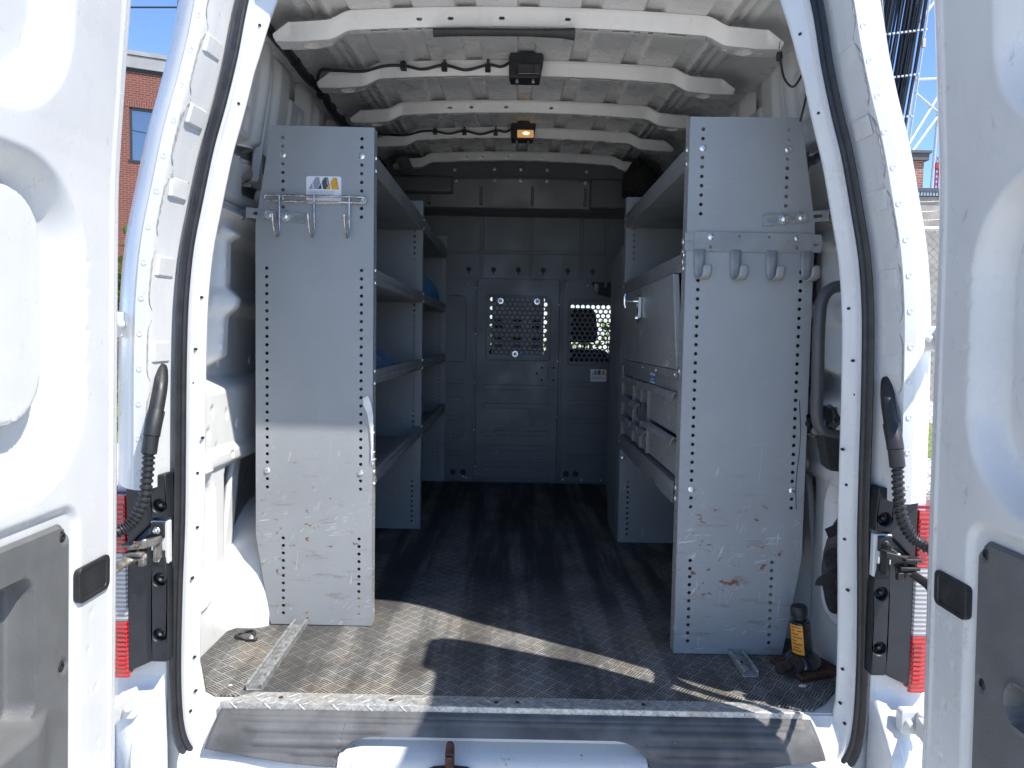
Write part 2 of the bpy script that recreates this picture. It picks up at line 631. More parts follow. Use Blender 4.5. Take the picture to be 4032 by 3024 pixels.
def text_mesh(s, size, name, mat, parent, origin, ux, uy, align='LEFT', shear=0.0):
    """built-in font text turned into a mesh lying in the plane (ux, uy) at origin"""
    cu = bpy.data.curves.new('tmp', 'FONT')
    cu.body = s
    cu.size = size
    cu.align_x = align
    cu.space_line = 1.05
    cu.resolution_u = 2
    to = bpy.data.objects.new('tmp', cu)
    COL.objects.link(to)
    dg = bpy.context.evaluated_depsgraph_get()
    me = bpy.data.meshes.new_from_object(to.evaluated_get(dg))
    bpy.data.objects.remove(to)
    bpy.data.curves.remove(cu)
    ux, uy, o = Vector(ux), Vector(uy), Vector(origin)
    mb = MB()
    mb.add([o + ux * v.co.x + uy * v.co.y for v in me.vertices], [tuple(p.vertices) for p in me.polygons])
    bpy.data.meshes.remove(me)
    return mb.build(name, mat, parent, smooth=0, fix=False)


def sstep(x):
    x = np.clip(x, 0, 1)
    return x * x * (3 - 2 * x)


def rr(u, v, u0, u1, v0, v1, r):
    """signed distance to a rounded rectangle (negative inside)"""
    cu, cv, hu, hv = (u0 + u1) / 2, (v0 + v1) / 2, (u1 - u0) / 2, (v1 - v0) / 2
    a = np.abs(u - cu) - hu + r
    b = np.abs(v - cv) - hv + r
    return np.sqrt(np.maximum(a, 0) ** 2 + np.maximum(b, 0) ** 2) + np.minimum(np.maximum(a, b), 0) - r


def inside(d, w):
    return sstep(0.5 - d / w)


def smooth_path(pts, n=8):
    """Catmull-Rom through points"""
    P = [Vector(p) for p in pts]
    out = []
    for i in range(len(P) - 1):
        p0, p1, p2, p3 = P[max(i - 1, 0)], P[i], P[i + 1], P[min(i + 2, len(P) - 1)]
        for k in range(n):
            t = k / n
            out.append(0.5 * ((2 * p1) + (p2 - p0) * t + (2 * p0 - 5 * p1 + 4 * p2 - p3) * t * t + (3 * p1 - p0 - 3 * p2 + p3) * t ** 3))
    out.append(P[-1])
    return out


def circle_poly(cx, cy, r, n=12):
    return [(cx + r * math.cos(2 * math.pi * k / n), cy + r * math.sin(2 * math.pi * k / n)) for k in range(n)]


def rrect_poly(x0, x1, y0, y1, r, n=5):
    out = []
    for cx, cy, a0 in ((x1 - r, y0 + r, -90), (x1 - r, y1 - r, 0), (x0 + r, y1 - r, 90), (x0 + r, y0 + r, 180)):
        for k in range(n + 1):
            a = R(a0 + 90 * k / n)
            out.append((cx + r * math.cos(a), cy + r * math.sin(a)))
    return out

# ================================================================== THE VAN
def yo(z):
    """depth of the rear opening: upright below the belt line, leaning forward above it"""
    return 1.84 + 0.07 * max(0.0, z - 0.9) ** 2


van = thing('cargo_van', 'white high-roof cargo van seen through its two open rear doors', 'van', (0, 1.84, -0.72))

SEAL = [(0, -0.175), (0.4, -0.175), (0.66, -0.174), (0.74, -0.169), (0.80, -0.152), (0.83, -0.132), (0.851, -0.105), (0.864, -0.07),
        (0.871, -0.02), (0.874, 0.06), (0.873, 0.16), (0.868, 0.31), (0.860, 0.48), (0.8565, 0.65), (0.854, 0.8), (0.851, 0.92),
        (0.846, 1.04), (0.834, 1.165), (0.812, 1.285), (0.787, 1.415), (0.7595, 1.525), (0.735, 1.643), (0.720, 1.745),
        (0.708, 1.81), (0.690, 1.87), (0.652, 1.925), (0.58, 1.958), (0.45, 1.973), (0.25, 1.98), (0, 1.982)]
path = [(p.x, p.z) for p in smooth_path([(a, 0, b) for a, b in SEAL], 5)]


def normals(pth):
    out = []
    for i in range(len(pth)):
        a, b = pth[max(i - 1, 0)], pth[min(i + 1, len(pth) - 1)]
        tx, tz = b[0] - a[0], b[1] - a[1]
        l = math.hypot(tx, tz) or 1
        out.append((tz / l, -tx / l))
    return out


pn = normals(path)
pn[0] = (0.0, -1.0)
pn[-1] = (0.0, 1.0)


def sweep(mb, sec, i0=0, i1=None, pth=path, nn=pn, secf=None):
    secs = []
    for i in range(i0, (i1 or len(pth))):
        (x, z), (nx, nz) = pth[i], nn[i]
        S = secf(x, z) if secf else sec
        secs.append([(max(x + nx * n, 0.0) if abs(nx) < 0.2 and x < 0.02 else x + nx * n, yo(z + nz * n * 0.5) + e, z + nz * n) for n, e in S])
    mb.loft(secs)


def inner_sec(x, z):
    w = -0.047 - 0.022 * max(0, min(1, (z - 1.62) / 0.2))
    if z < 0.02:
        w = -0.05
    return [(-0.015, 0.045), (w + 0.006, 0.044), (w + 0.001, 0.040), (w, 0.034), (w + 0.004, 0.029), (-0.024, 0.016), (-0.021, 0.002), (0.018, 0.002), (0.0195, 0.016),
            (0.022, 0.014), (0.024, 0.0)]


fr = MB().use(M['white'])
sweep(fr, None, secf=inner_sec)

# outer part of the D-pillar: goes straight down below the tail lamps instead of round the sill
k0 = next(i for i, p in enumerate(path) if p[1] > 0.06)
path2 = [(0.874, -0.66), (0.874, -0.3), (0.874, -0.12), (0.874, -0.08), (0.874, -0.05), (0.874, -0.02), (0.874, 0.01), (0.874, 0.04)] + path[k0:]
pn2 = normals(path2)
pn2[-1] = (0.0, 1.0)
OUT = [(0.024, 0.0), (0.027, -0.012), (0.0295, -0.035), (0.0325, -0.060), (0.036, -0.088), (0.0375, -0.096), (0.0395, -0.101), (0.0655, -0.102), (0.068, -0.097), (0.073, -0.095),
       (0.083, -0.091), (0.096, -0.080), (0.121, -0.055), (0.145, -0.020), (0.168, 0.020), (0.183, 0.050), (0.197, 0.080), (0.207, 0.110), (0.2155, 0.16)]
def out_sec(x, z):
    # above the opening the roof edge overhangs to the rear like a small spoiler
    w = max(0.0, min(1.0, (z - 1.83) / 0.14))
    S = [(n, e - 0.03 * w * max(0, min(1, (n - 0.05) / 0.03)) * max(0, min(1, (0.2 - n) / 0.08))) for n, e in OUT]
    if 0.082 < z < 0.578:
        # pocket for the tail lamp and its cover
        S = [(n, max(e, 0.0 if n < 0.05 else 0.004)) for n, e in S]
    elif -0.09 < z <= 0.082:
        k = sstep((0.082 - z) / 0.16)
        S = [(n, max(e, 0.0 if n < 0.05 else 0.004) * (1 - k) + e * k) for n, e in S]
    return S
ext = []
for i, (x, z) in enumerate(path2):
    ext.append((x, z))
    if i + 1 < len(path2):
        x2, z2 = path2[i + 1]
        for zc in (0.0815, 0.0825, 0.5775, 0.5785):
            if z < zc < z2:
                t = (zc - z) / (z2 - z)
                ext.append((x + (x2 - x) * t, zc))
path2 = ext
pn2 = normals(path2)
pn2[-1] = (0.0, 1.0)
sweep(fr, None, pth=path2, nn=pn2, secf=out_sec)
# sheet behind the lower corner of the seal
low = [(x + nx * 0.03, 1.862, z + nz * 0.03) for (x, z), (nx, nz) in zip(path, pn) if z < 0.08 and x > 0.4]
nl = len(low)
fr.add(low + [(min(0.93, x + 0.0) if z < -0.19 else 0.93, 1.862, z) if z > -0.19 else (x, 1.862, -0.66) for x, _, z in low] , [(i, i + 1, nl + i + 1, nl + i) for i in range(nl - 1)])
fr.add([(0.80, 1.8625, -0.66), (0.93, 1.8625, -0.66), (0.93, 1.8625, -0.17), (0.80, 1.8625, -0.185)], [(0, 1, 2, 3)])
fr.mirror()


def pz(z, n, e, side):
    """point on the pillar: outward distance n from the seal line at height z"""
    j = min((i for i in range(k0, len(path))), key=lambda i: abs(path[i][1] - z))
    x = path[j][0] + pn[j][0] * n
    return (side * x, yo(z) + e, z)


tabs = MB().use(M['white'])
for side in (-1, 1):
    # pressed tabs across the pillar face
    for z, h, w0, w1 in ((1.645, 0.040, 0.045, 0.088), (1.475, 0.042, 0.045, 0.088), (1.30, 0.042, 0.045, 0.090), (1.113, 0.044, 0.045, 0.086), (0.908, 0.046, 0.046, 0.086)):
        c = []
        for dz in (-h / 2 - 0.003, -h / 2, h / 2, h / 2 + 0.003):
            up = -0.001 if abs(dz) > h / 2 else (0.0045 if side < 0 else 0.0018)
            c.append([pz(z + dz, n - up * (0 < k < 3), e, side) for k, (n, e) in enumerate(((0.0272, -0.008), (0.0285, -0.014), (0.0345, -0.074), (0.0357, -0.082)))])
        tabs.loft(c)
    # spot welds along the flange
    for q in range(15):
        z = 0.62 + q * 0.083
        p = pz(z, 0.0530, -0.1020, side)
        fr.lathe([(0.0075, 0.0), (0.006, 0.0012), (0.004, 0.0004)], p, 'y', 10, -1)
    # small holes of the inner flange, drawn as black discs for the shade inside
    for z, n in ((1.73, -0.045), (1.53, -0.036), (1.045, -0.036), (0.915, -0.028), (0.83, -0.022), (0.69, -0.045), (0.60, -0.034), (0.46, -0.036), (0.33, -0.030), (0.12, -0.038), (0.03, -0.040), (-0.02, -0.030)):
        p = pz(z, n, 0.026 if n < -0.03 else 0.018, side)
        fr.use(M['void']).lathe([(0.0034, 0.003), (0.0034, -0.0058)], p, 'y', 10)
        fr.use(M['white'])
frame = fr.build('rear_frame', None, van, smooth=50)
tv = tabs
nt = len(tv.v) // 10
for i in range(10):
    one = MB().use(M['white'])
    one.add(tv.v[i * 16:(i + 1) * 16], [tuple(j - i * 16 for j in f) for f in tv.f[i * 9:(i + 1) * 9]])
    one.build('pressed_tab', None, frame, smooth=20, bevel=0.0015)

# wavy sealer bead along the flange joint
for side in (-1, 1):
    cm = MB()
    pts = []
    z = 0.60
    while z < 1.86:
        ph = (z - 0.06) % 0.17
        d = 0.015 * math.exp(-((ph - 0.085) / 0.02) ** 2)
        pts.append(pz(z, 0.0376, -0.0970 + d * 1.3, side))
        z += 0.012
    cm.tube(pts, 0.0022, 6)
    cm.build('sealer_bead', M['caulk'], van)

# weather strip round the opening
sm = MB()
sweep(sm, [(-0.013, 0.004), (-0.014, -0.003), (-0.011, -0.008), (-0.006, -0.009), (-0.0035, -0.005), (-0.001, -0.006), (0.002, -0.014), (0.007, -0.017), (0.011, -0.014), (0.0135, -0.005), (0.013, 0.004)])
sm.mirror()
sm.build('door_seal', M['rubber'], van, smooth=60)

# outer body shell (sides and roof outside), one loft along the van
def shell_half():
    out = []
    for (x, z), (nx, nz) in zip(path2, pn2):
        out.append((x + nx * 0.2155, z + nz * 0.2155, z))
    return out
sh = shell_half()
bm_ = MB().use(M['white'])
rows = []
for x, z, z0 in sh:
    y0 = yo(z0 + (z - z0) * 0.5) + 0.16
    rows.append([(x, y0, z), (x * 1.004, 2.6, z), (x * 1.004, 4.0, z), (x * 1.0, 5.05, z)])
bm_.loft(rows)
# cab sides below the windows, and cab roof
lowz = [r for r in rows if r[0][2] < 0.72]
bm_.loft([[r[-1], (r[-1][0] * 0.98, 6.0, r[-1][2]), (r[-1][0] * 0.9, 7.3, r[-1][2])] for r in lowz])
hi = [r for r in rows if r[0][2] > 1.55]
bm_.loft([[r[-1], (r[-1][0] * 0.97, 5.7, r[-1][2] - 0.04)] for r in hi])
bm_.mirror()
bm_.add([(-0.92, 7.3, -0.6), (0.92, 7.3, -0.6), (0.92, 7.3, 0.5), (-0.92, 7.3, 0.5)], [(0, 1, 2, 3)])
bm_.build('body_shell', None, van, smooth=50)

# ---- floor pan and rear sill
fl = MB().use(M['white_dirty'])
fl.box((-0.97, 1.88, -0.09), (0.97, 7.2, -0.006))
fl.box((-1.062, 1.99, -0.14), (-0.9705, 7.0, -0.05))
fl.box((0.9705, 1.99, -0.14), (1.062, 7.0, -0.05))
# the sill: a short ledge behind the seal that drops to the latch trough
prof = [(1.90, -0.006), (1.866, -0.010), (1.858, -0.028), (1.846, -0.075), (1.842, -0.105), (1.815, -0.118), (1.806, -0.130), (1.803, -0.150), (1.828, -0.185), (1.84, -0.30)]
fl.loft([[(x, y + (0.008 if abs(x) > 0.84 else 0), z) for y, z in prof] for x in (-0.86, -0.845, -0.5, 0, 0.5, 0.845, 0.86)])
fl.build('floor_pan', None, van, smooth=40)

# ---- grey plastic step cover on the sill, with the cut-out for the latch
def step_poly(x0, x1):
    pass
sp = MB()
top = lambda x: (1.862 - 0.004, -0.018)
nx_ = 65
xs = np.linspace(-0.80, 0.79, nx_)
grid_t = np.linspace(0, 1, 15)
V, F = [], []
idx = {}
def sill_pt(x, t):
    # t=0 top edge under the tread plate, t=1 lower edge near the seal
    edge = abs(x) / 0.8
    tl = t
    y = 1.862 - 0.062 * tl - (0.012 * math.sin(math.pi * min(1, t * 1.3)))
    z = -0.018 - 0.112 * tl + 0.0 * edge
    rib = 0.0
    for c, a, b in ((0.30, 0.33, 0.70), (0.55, 0.30, 0.68), (0.75, 0.36, 0.58)):
        if a < abs(x) < b:
            rib += 0.004 * math.exp(-((t - c) / 0.045) ** 2) * min(1, (abs(x) - a) / 0.02, (b - abs(x)) / 0.02)
    for c in (0.07, 0.15):
        rib += 0.0022 * math.exp(-((t - c) / 0.03) ** 2) * max(0, min(1, (0.74 - abs(x)) / 0.04))
    return (x, y - 0.004 - rib, z + 0.003 + rib * 0.5)
NT_ = 48
CX0, CX1, CR = -0.455, 0.335, 0.085
XS = sorted(set([round(v, 5) for v in np.linspace(-0.80, 0.79, 150)] + [round(c + sg * CR * (1 - math.cos(k * math.pi / 40)), 5) for c, sg in ((CX0, 1), (CX1, -1)) for k in range(21)]
                + [CX0 - 0.0004, CX1 + 0.0004]))
cols = []
for x in XS:
    tmax = 1.0 - 0.32 * max(0, (abs(x + 0.005) - 0.45) / 0.35) ** 1.6
    if CX0 <= x <= CX1:
        d = min(x - CX0, CX1 - x)
        tmax = 0.40 if d >= CR else 0.40 + 0.45 * (1 - math.sqrt(max(0, 1 - (1 - d / CR) ** 2)))
    col = []
    for j in range(NT_):
        t = tmax * j / (NT_ - 1)
        col.append(sill_pt(x * (0.80 - 0.035 * (1 - t)) / 0.80, t))
    cols.append(col)
for i in range(len(XS)):
    V += cols[i]
    if i:
        F += [((i - 1) * NT_ + j, i * NT_ + j, i * NT_ + j + 1, (i - 1) * NT_ + j + 1) for j in range(NT_ - 1)]
sp.add(V, F)
so = sp.build('step_cover', M['scuff'], van, smooth=60)
md = so.modifiers.new('thick', 'SOLIDIFY')
md.thickness = 0.006
md.offset = 1.0
# white latch trough behind the cut-out
tr = MB()
tp = [(1.868, -0.030), (1.858, -0.058), (1.846, -0.080), (1.822, -0.094), (1.800, -0.104), (1.790, -0.118), (1.788, -0.16), (1.80, -0.26)]
tr.loft([[(x, y, z) for y, z in tp] for x in np.linspace(-0.449, 0.329, 40)])
tr.build('latch_trough', M['trough'], van, smooth=60)
st = MB()
st.lathe([(0.055, 0.0), (0.058, 0.006), (0.045, 0.012), (0.018, 0.014)], (-0.165, 1.775, -0.128), 'z', 18)
st.box((-0.176, 1.752, -0.125), (-0.156, 1.80, -0.070))
st.tube([(-0.166, 1.757, -0.07), (-0.166, 1.777, -0.052), (-0.166, 1.797, -0.07)], [0.011, 0.010, 0.011], 10)
st.build('latch_striker', M['rust'], van, bevel=0.003)

# ---- ribbed roof skin
def arch(x, y):
    """height of the roof bows' upper edge"""
    zc = 1.944 + (y - 2.3) * 0.0535
    ax = np.abs(x)
    z = zc - 0.020 * np.minimum(ax / 0.56, 1.25) ** 2
    z = z - 0.024 * sstep((ax - 0.535) / 0.075)
    z = z - 0.036 * np.clip((ax - 0.722) / 0.048, 0, 1)
    return z
def arch_skin(x, y):
    zc = 1.952 + (y - 2.3) * 0.0535
    ax = np.abs(x)
    z = zc - 0.020 * np.minimum(ax / 0.56, 1.3) ** 2 + 0.032 * sstep((ax - 0.60) / 0.06)
    z = z - 0.05 * sstep((ax - 0.76) / 0.12)
    return z
gx = np.unique(np.concatenate([np.linspace(-0.90, 0.90, 150)] + [np.array([c - .034, c - .026, c + .026, c + .034]) for c in np.arange(-3, 4) * 0.19]))
gy = np.linspace(2.04, 5.3, 60)
GX, GY = np.meshgrid(gx, gy, indexing='ij')
GZ = arch_skin(GX, GY)
for c in np.arange(-3, 4) * 0.19:
    GZ = GZ + 0.014 * inside(np.abs(GX - c) - 0.030, 0.012)
for c in (-0.70, -0.66, 0.66, 0.70):
    GZ = GZ - 0.012 * inside(np.abs(GX - c) - 0.008, 0.012)
rf = MB().grid(np.stack([GX, GY, GZ], -1))
rf.build('roof_skin', M['roof_white'], van, smooth=45, fix=False)

# ---- five roof bows
def bow(y0, big):
    mb = MB().use(M['roof_white'])
    xs = np.concatenate([np.linspace(-0.770, -0.50, 46), np.linspace(-0.48, 0.48, 25), np.linspace(0.50, 0.770, 46)])
    secs = []
    for x in xs:
        zt = float(arch(np.array(x), np.array(y0)))
        zb = zt + 0.036 * float(np.clip((abs(x) - 0.722) / 0.048, 0, 1)) - 0.042
        wd = 0.036 + 0.034 * min(1, max(0, (abs(x) - 0.57) / 0.08))
        zt = max(zt, zb + 0.006)
        secs.append([(x, y0 - 0.010, zt + 0.006), (x, y0 - 0.004, zt + 0.001), (x, y0 + 0.0, zt - 0.003), (x, y0 + 0.010, zb + 0.004), (x, y0 + 0.014, zb),
                     (x, y0 + 0.014 + wd, zb + 0.002), (x, y0 + 0.019 + wd, zb + 0.007), (x, y0 + 0.024 + wd, zt), (x, y0 + 0.036 + wd, zt + 0.003), (x, y0 + 0.036 + wd, zt + 0.010)])
    mb.loft(secs, closed=True)
    n = len(secs[0])
    mb.add(secs[0], [tuple(range(n))])
    mb.add(secs[-1], [tuple(range(n - 1, -1, -1))])
    o = mb.build('roof_bow', None, van, smooth=40)
    # hollow inside, so the punched slots open into the dark
    c = MB()
    chs = []
    for x in np.linspace(-0.72, 0.72, 49):
        zt = float(arch(np.array(x), np.array(y0))) + 0.036 * float(np.clip((abs(x) - 0.722) / 0.048, 0, 1))
        zb = zt - 0.042
        zt = min(zt, float(arch(np.array(x), np.array(y0))))
        chs.append([(x, y0 + 0.013, zb + 0.0025), (x, y0 + 0.050, zb + 0.004), (x, y0 + 0.054, max(zt - 0.002, zb + 0.006)), (x, y0 + 0.005, max(zt - 0.002, zb + 0.006))])
    c.loft(chs, closed=True)
    c.add(chs[0], [(0, 1, 2, 3)])
    c.add(chs[-1], [(3, 2, 1, 0)])
    cut(o, c, 40)
    c = MB()
    for s in (-1, 1):
        for x, w in ((0.19, 0.026), (0.285, 0.026), (0.455, 0.026), (0.375, 0.008)):
            zt = float(arch(np.array(x), np.array(y0)))
            c.box((s * x - w, y0 + 0.022, zt - 0.08), (s * x + w, y0 + 0.022 + (0.016 if w > 0.01 else 0.02), zt - 0.03))
        zt = float(arch(np.array(0.335), np.array(y0)))
        c.lathe([(0.010, 0), (0.010, 0.06)], (s * 0.335, y0 + 0.034, zt - 0.085), 'z', 14)
        if big:
            zt = float(arch(np.array(0.66), np.array(y0)))
            c.lathe([(0.030, 0), (0.030, 0.06)], (s * 0.665, y0 + 0.050, zt - 0.075), 'z', 18)
            c.lathe([(0.007, 0), (0.007, 0.06)], (s * 0.61, y0 + 0.050, zt - 0.075), 'z', 10)
            c.lathe([(0.007, 0), (0.007, 0.06)], (s * 0.72, y0 + 0.050, zt - 0.075), 'z', 10)
    for x in (-0.33, -0.235, -0.08, 0.12):
        if y0 not in (2.8, 3.87):
            zt = float(arch(np.array(x), np.array(y0)))
            c.xz(rrect_poly(x - 0.009, x + 0.009, zt - 0.026, zt - 0.017, 0.0044), y0 - 0.03, y0 + 0.03)
    cut(o, c, 40)
    return o
BOWS = ((2.3, True), (2.8, True), (3.35, True), (3.87, False), (4.5, False))
for y0, big in BOWS:
    bow(y0, big)
# ---- black trim strip clipped under the first bow, with its loose clear tube
bs = MB()
bs.tube([(-0.285, 2.285, 1.868), (-0.2, 2.287, 1.872), (0, 2.288, 1.874), (0.10, 2.285, 1.872), (0.14, 2.28, 1.868)], [0.009, 0.0085, 0.008, 0.010, 0.013], 8, flat=1.5)
strip = bs.build('roof_strip', M['black'], van)

# black tape flap hanging by the last bow
tf = MB()
tf.add([(-0.735, 4.36, 1.985), (-0.665, 4.37, 2.0), (-0.62, 4.42, 1.905), (-0.70, 4.40, 1.912)], [(0, 1, 2, 3)])
tfo = tf.build('tape_flap', M['black'], van, smooth=0)
md = tfo.modifiers.new('t', 'SOLIDIFY')
md.thickness = 0.003
# blobs of sealer on the right upper wall
for y_, z_, h_ in ((2.33, 1.79, 0.030), (2.30, 1.70, 0.034), (2.285, 1.635, 0.032), (2.275, 1.575, 0.032)):
    bb = MB()
    bb.lathe([(0.001, -h_), (0.008, -h_ * 0.8), (0.012, -h_ * 0.3), (0.012, h_ * 0.3), (0.008, h_ * 0.8), (0.001, h_)], (0.912, y_, z_), 'z', 10)
    bb.build('sealer_blob', M['caulk'], van, smooth=60)
# ---- inner side walls
def wall(side):
    gy = np.concatenate([np.arange(1.915, 3.2, 0.008), np.arange(3.2, 5.3, 0.04)])
    gz = np.concatenate([np.arange(-0.02, 0.86, 0.009), np.arange(0.86, 2.0, 0.008)])
    Y, Z_ = np.meshgrid(gy, gz, indexing='ij')
    HOLE = np.ones_like(Y)
    ledge = sstep((Z_ - 0.775) / 0.045)
    # inner structure: 0.93 below the ledge, set back above it, leaning in towards the roof
    Xin = 0.935 + 0.065 * ledge * sstep((1.36 - Z_) / 0.06) - 0.055 * sstep((Z_ - 1.40) / 0.5)
    X = Xin.copy()
    # ---- belt beam and ribs of the pressed inner frame (upper half)
    def raise_(d, w, h):
        return -h * inside(d, w)
    # horizontal beams
    X = X + raise_(np.abs(Z_ - 1.305) - 0.045, 0.03, 0.055)                # belt panel
    X = X + raise_(np.abs(Z_ - 1.055) - 0.030, 0.045, 0.035) * inside(np.abs(Y - 3.6) - 1.32, 0.1)
    # rear corner post and curved post (window surround)
    post = np.abs(Y - 2.335 - 0.05 * np.sin((Z_ - 0.85) * 3)) - 0.035
    X = X + raise_(post, 0.03, 0.06) * sstep((Z_ - 0.84) / 0.05) * sstep((1.30 - Z_) / 0.05)
    for yc in (2.98, 3.6, 4.25):
        X = X + raise_(np.abs(Y - yc) - 0.04, 0.03, 0.05) * sstep((Z_ - 0.82) / 0.04) * sstep((1.30 - Z_) / 0.04)
    # ---- the track: a dark galvanised rail recess at the belt
    X = X + 0.02 * inside(np.abs(Z_ - 1.362) - 0.024, 0.008)
    # ---- upper frame: cut-outs between the posts
    for yc in (2.12, 2.62, 3.12, 3.62, 4.12, 4.62):
        # dark slot between two posts
        s1 = rr(Y, Z_, yc - 0.028 + 0.10, yc + 0.022 + 0.10 - 0.065, 1.50, 1.865, 0.01)
        # window-like opening above the embossed plate
        a = rr(Y, Z_, yc + 0.19, yc + 0.355, 1.838, 1.945, 0.022)
        top_slope = (Z_ - 1.90) - 0.45 * (Y - (yc + 0.19))
        a = np.maximum(a, np.where(yc < 2.2, -1.0, top_slope))
        X = X + 0.025 * inside(a, 0.010)
        HOLE = np.minimum(HOLE, a)
        # stepped plate
        pl = rr(Y, Z_, yc + 0.20, yc + 0.36, 1.585, 1.838, 0.02)
        X = X - 0.012 * inside(pl, 0.012)
        for q in range(3):
            X = X + 0.006 * inside(rr(Y, Z_, yc + 0.225, yc + 0.315, 1.605 + q * 0.078, 1.66 + q * 0.078, 0.008), 0.008)
        # rounded post beside it
        po = np.abs(Y - (yc + 0.40)) - 0.026
        X = X - 0.030 * np.clip(1 - (np.abs(Y - (yc + 0.40)) / 0.045) ** 2, 0, 1) * sstep((Z_ - 1.50) / 0.04) * sstep((1.955 - Z_) / 0.05)
        # dark gap
        gp = rr(Y, Z_, yc + 0.455, yc + 0.502, 1.45, 1.875 + 0.0, 0.02)
        X = X + 0.025 * inside(gp, 0.010)
        HOLE = np.minimum(HOLE, gp)
        # flat tapering post
        w = 0.05 + 0.03 * (Z_ - 1.5)
        X = X - 0.022 * inside(np.abs(Y - (yc + 0.59)) - w, 0.02) * sstep((Z_ - 1.45) / 0.05) * sstep((1.93 - Z_) / 0.04)
        # opening below the plate
        b = rr(Y, Z_, yc + 0.16, yc + 0.475, 1.515, 1.585, 0.02)
        b = np.maximum(b, (1.53 - Z_) + 0.25 * (Y - (yc + 0.475)) * 0 + 0.10 * ((yc + 0.30) - Y))
        X = X + 0.025 * inside(b, 0.010)
        HOLE = np.minimum(HOLE, b)
        # rounded-corner hole in the belt panel
        c = rr(Y, Z_, yc + 0.362, yc + 0.56, 1.418, 1.482, 0.02)
        X = X + 0.025 * inside(c, 0.008)
        HOLE = np.minimum(HOLE, c)
    # ---- lower half
    X = X - 0.012 * inside(np.abs(Z_ - 0.568) - 0.024, 0.012)                                    # ridge under the box
    lowo = rr(Y, Z_, 2.325, 4.9, 0.02, 0.535, 0.03)
    HOLE = np.minimum(HOLE, lowo)
    X = X + 0.03 * inside(lowo, 0.012)                       # open lower wall
    lho = rr(Y, Z_, 2.075, 2.20, 0.17, 0.525, 0.055)
    HOLE = np.minimum(HOLE, lho)
    X = X + 0.03 * inside(lho, 0.012)                    # long hole in the post
    X = X - 0.010 * inside(np.abs(rr(Y, Z_, 2.05, 2.225, 0.145, 0.55, 0.07)) - 0.008, 0.012)
    for yy, zz in ((2.23, 0.72), (2.34, 0.70), (2.20, 0.655), (2.42, 0.66), (2.26, 0.60), (2.36, 0.57), (2.14, 0.62)):
        X = X + 0.02 * inside(np.hypot(Y - yy, (Z_ - zz) * 0.55) - 0.0055, 0.006)
    # plain holes along the window bottom flange
    for yy in (2.43, 2.72, 3.0):
        X = X + 0.02 * inside(np.hypot(Y - yy, (Z_ - 0.86) * 0.55) - 0.006, 0.006)
    X = X + 0.012 * np.exp(-((Z_ - 0.045) / 0.02) ** 2) * 0
    mb = MB().grid(np.stack([side * X, Y, Z_], -1))
    # the openings are real: behind them lies the dark cavity in front of the outer skin
    nzz = len(gz)
    Hc = np.maximum.reduce([HOLE[:-1, :-1], HOLE[1:, :-1], HOLE[1:, 1:], HOLE[:-1, 1:]]).ravel()
    mb.f = [f for f, h in zip(mb.f, Hc) if h > -0.008]
    mb.mi = [0] * len(mb.f)
    w = mb.build('inner_wall', M['inner_white'], van, smooth=50)
    return w
for side in (-1, 1):
    wall(side)
    # galvanised track in the belt recess
    t = MB()
    t.box((min(side * 0.955, side * 0.985), 1.98, 1.340), (max(side * 0.955, side * 0.985), 4.8, 1.346))
    t.box((min(side * 0.955, side * 0.985), 1.98, 1.378), (max(side * 0.955, side * 0.985), 4.8, 1.384))
    t.box((min(side * 0.972, side * 0.978), 1.98, 1.346), (max(side * 0.972, side * 0.978), 4.8, 1.378))
    t.build('wall_track', M['steel_old'], van)
    # wheel arch: a rounded hump rising behind the rear post
    wa = MB()
    secs = []
    for xk in (0.98, 0.955, 0.93, 0.90, 0.86, 0.83, 0.815):
        row = []
        for q in range(25):
            a = math.pi * q / 24
            rad = 0.40 if xk > 0.84 else 0.40 - (0.84 - xk) * 1.2
            row.append((side * xk, 2.74 - 0.39 * math.cos(a) * (rad / 0.40), -0.01 + 0.37 * math.sin(a) * (rad / 0.40)))
        secs.append(row)
    wa.loft(secs)
    wao = wa.build('wheel_arch', M['inner_white'], van, smooth=60)
    if side < 0:
        rt = MB()
        rt.add([(-0.823, 2.418, 0.262), (-0.820, 2.428, 0.236), (-0.815, 2.447, 0.252), (-0.820, 2.440, 0.270)], [(0, 1, 2, 3)])
        rto = rt.build('red_tape_scrap', M['redpaint'], wao, smooth=0)
        md = rto.modifiers.new('t', 'SOLIDIFY')
        md.thickness = 0.002
    # slanted brace in the open lower wall
    br = MB()
    br.loft([[(side * 0.985, 2.34 + 0.13 * t + w, 0.10 + 0.42 * t) for w in (0, 0.012, 0.06, 0.072)] for t in np.linspace(0, 1, 8)])
    ob = br.build('wall_brace', M['inner_white'], van)
    m2 = ob.modifiers.new('s', 'SOLIDIFY')
    m2.thickness = 0.02

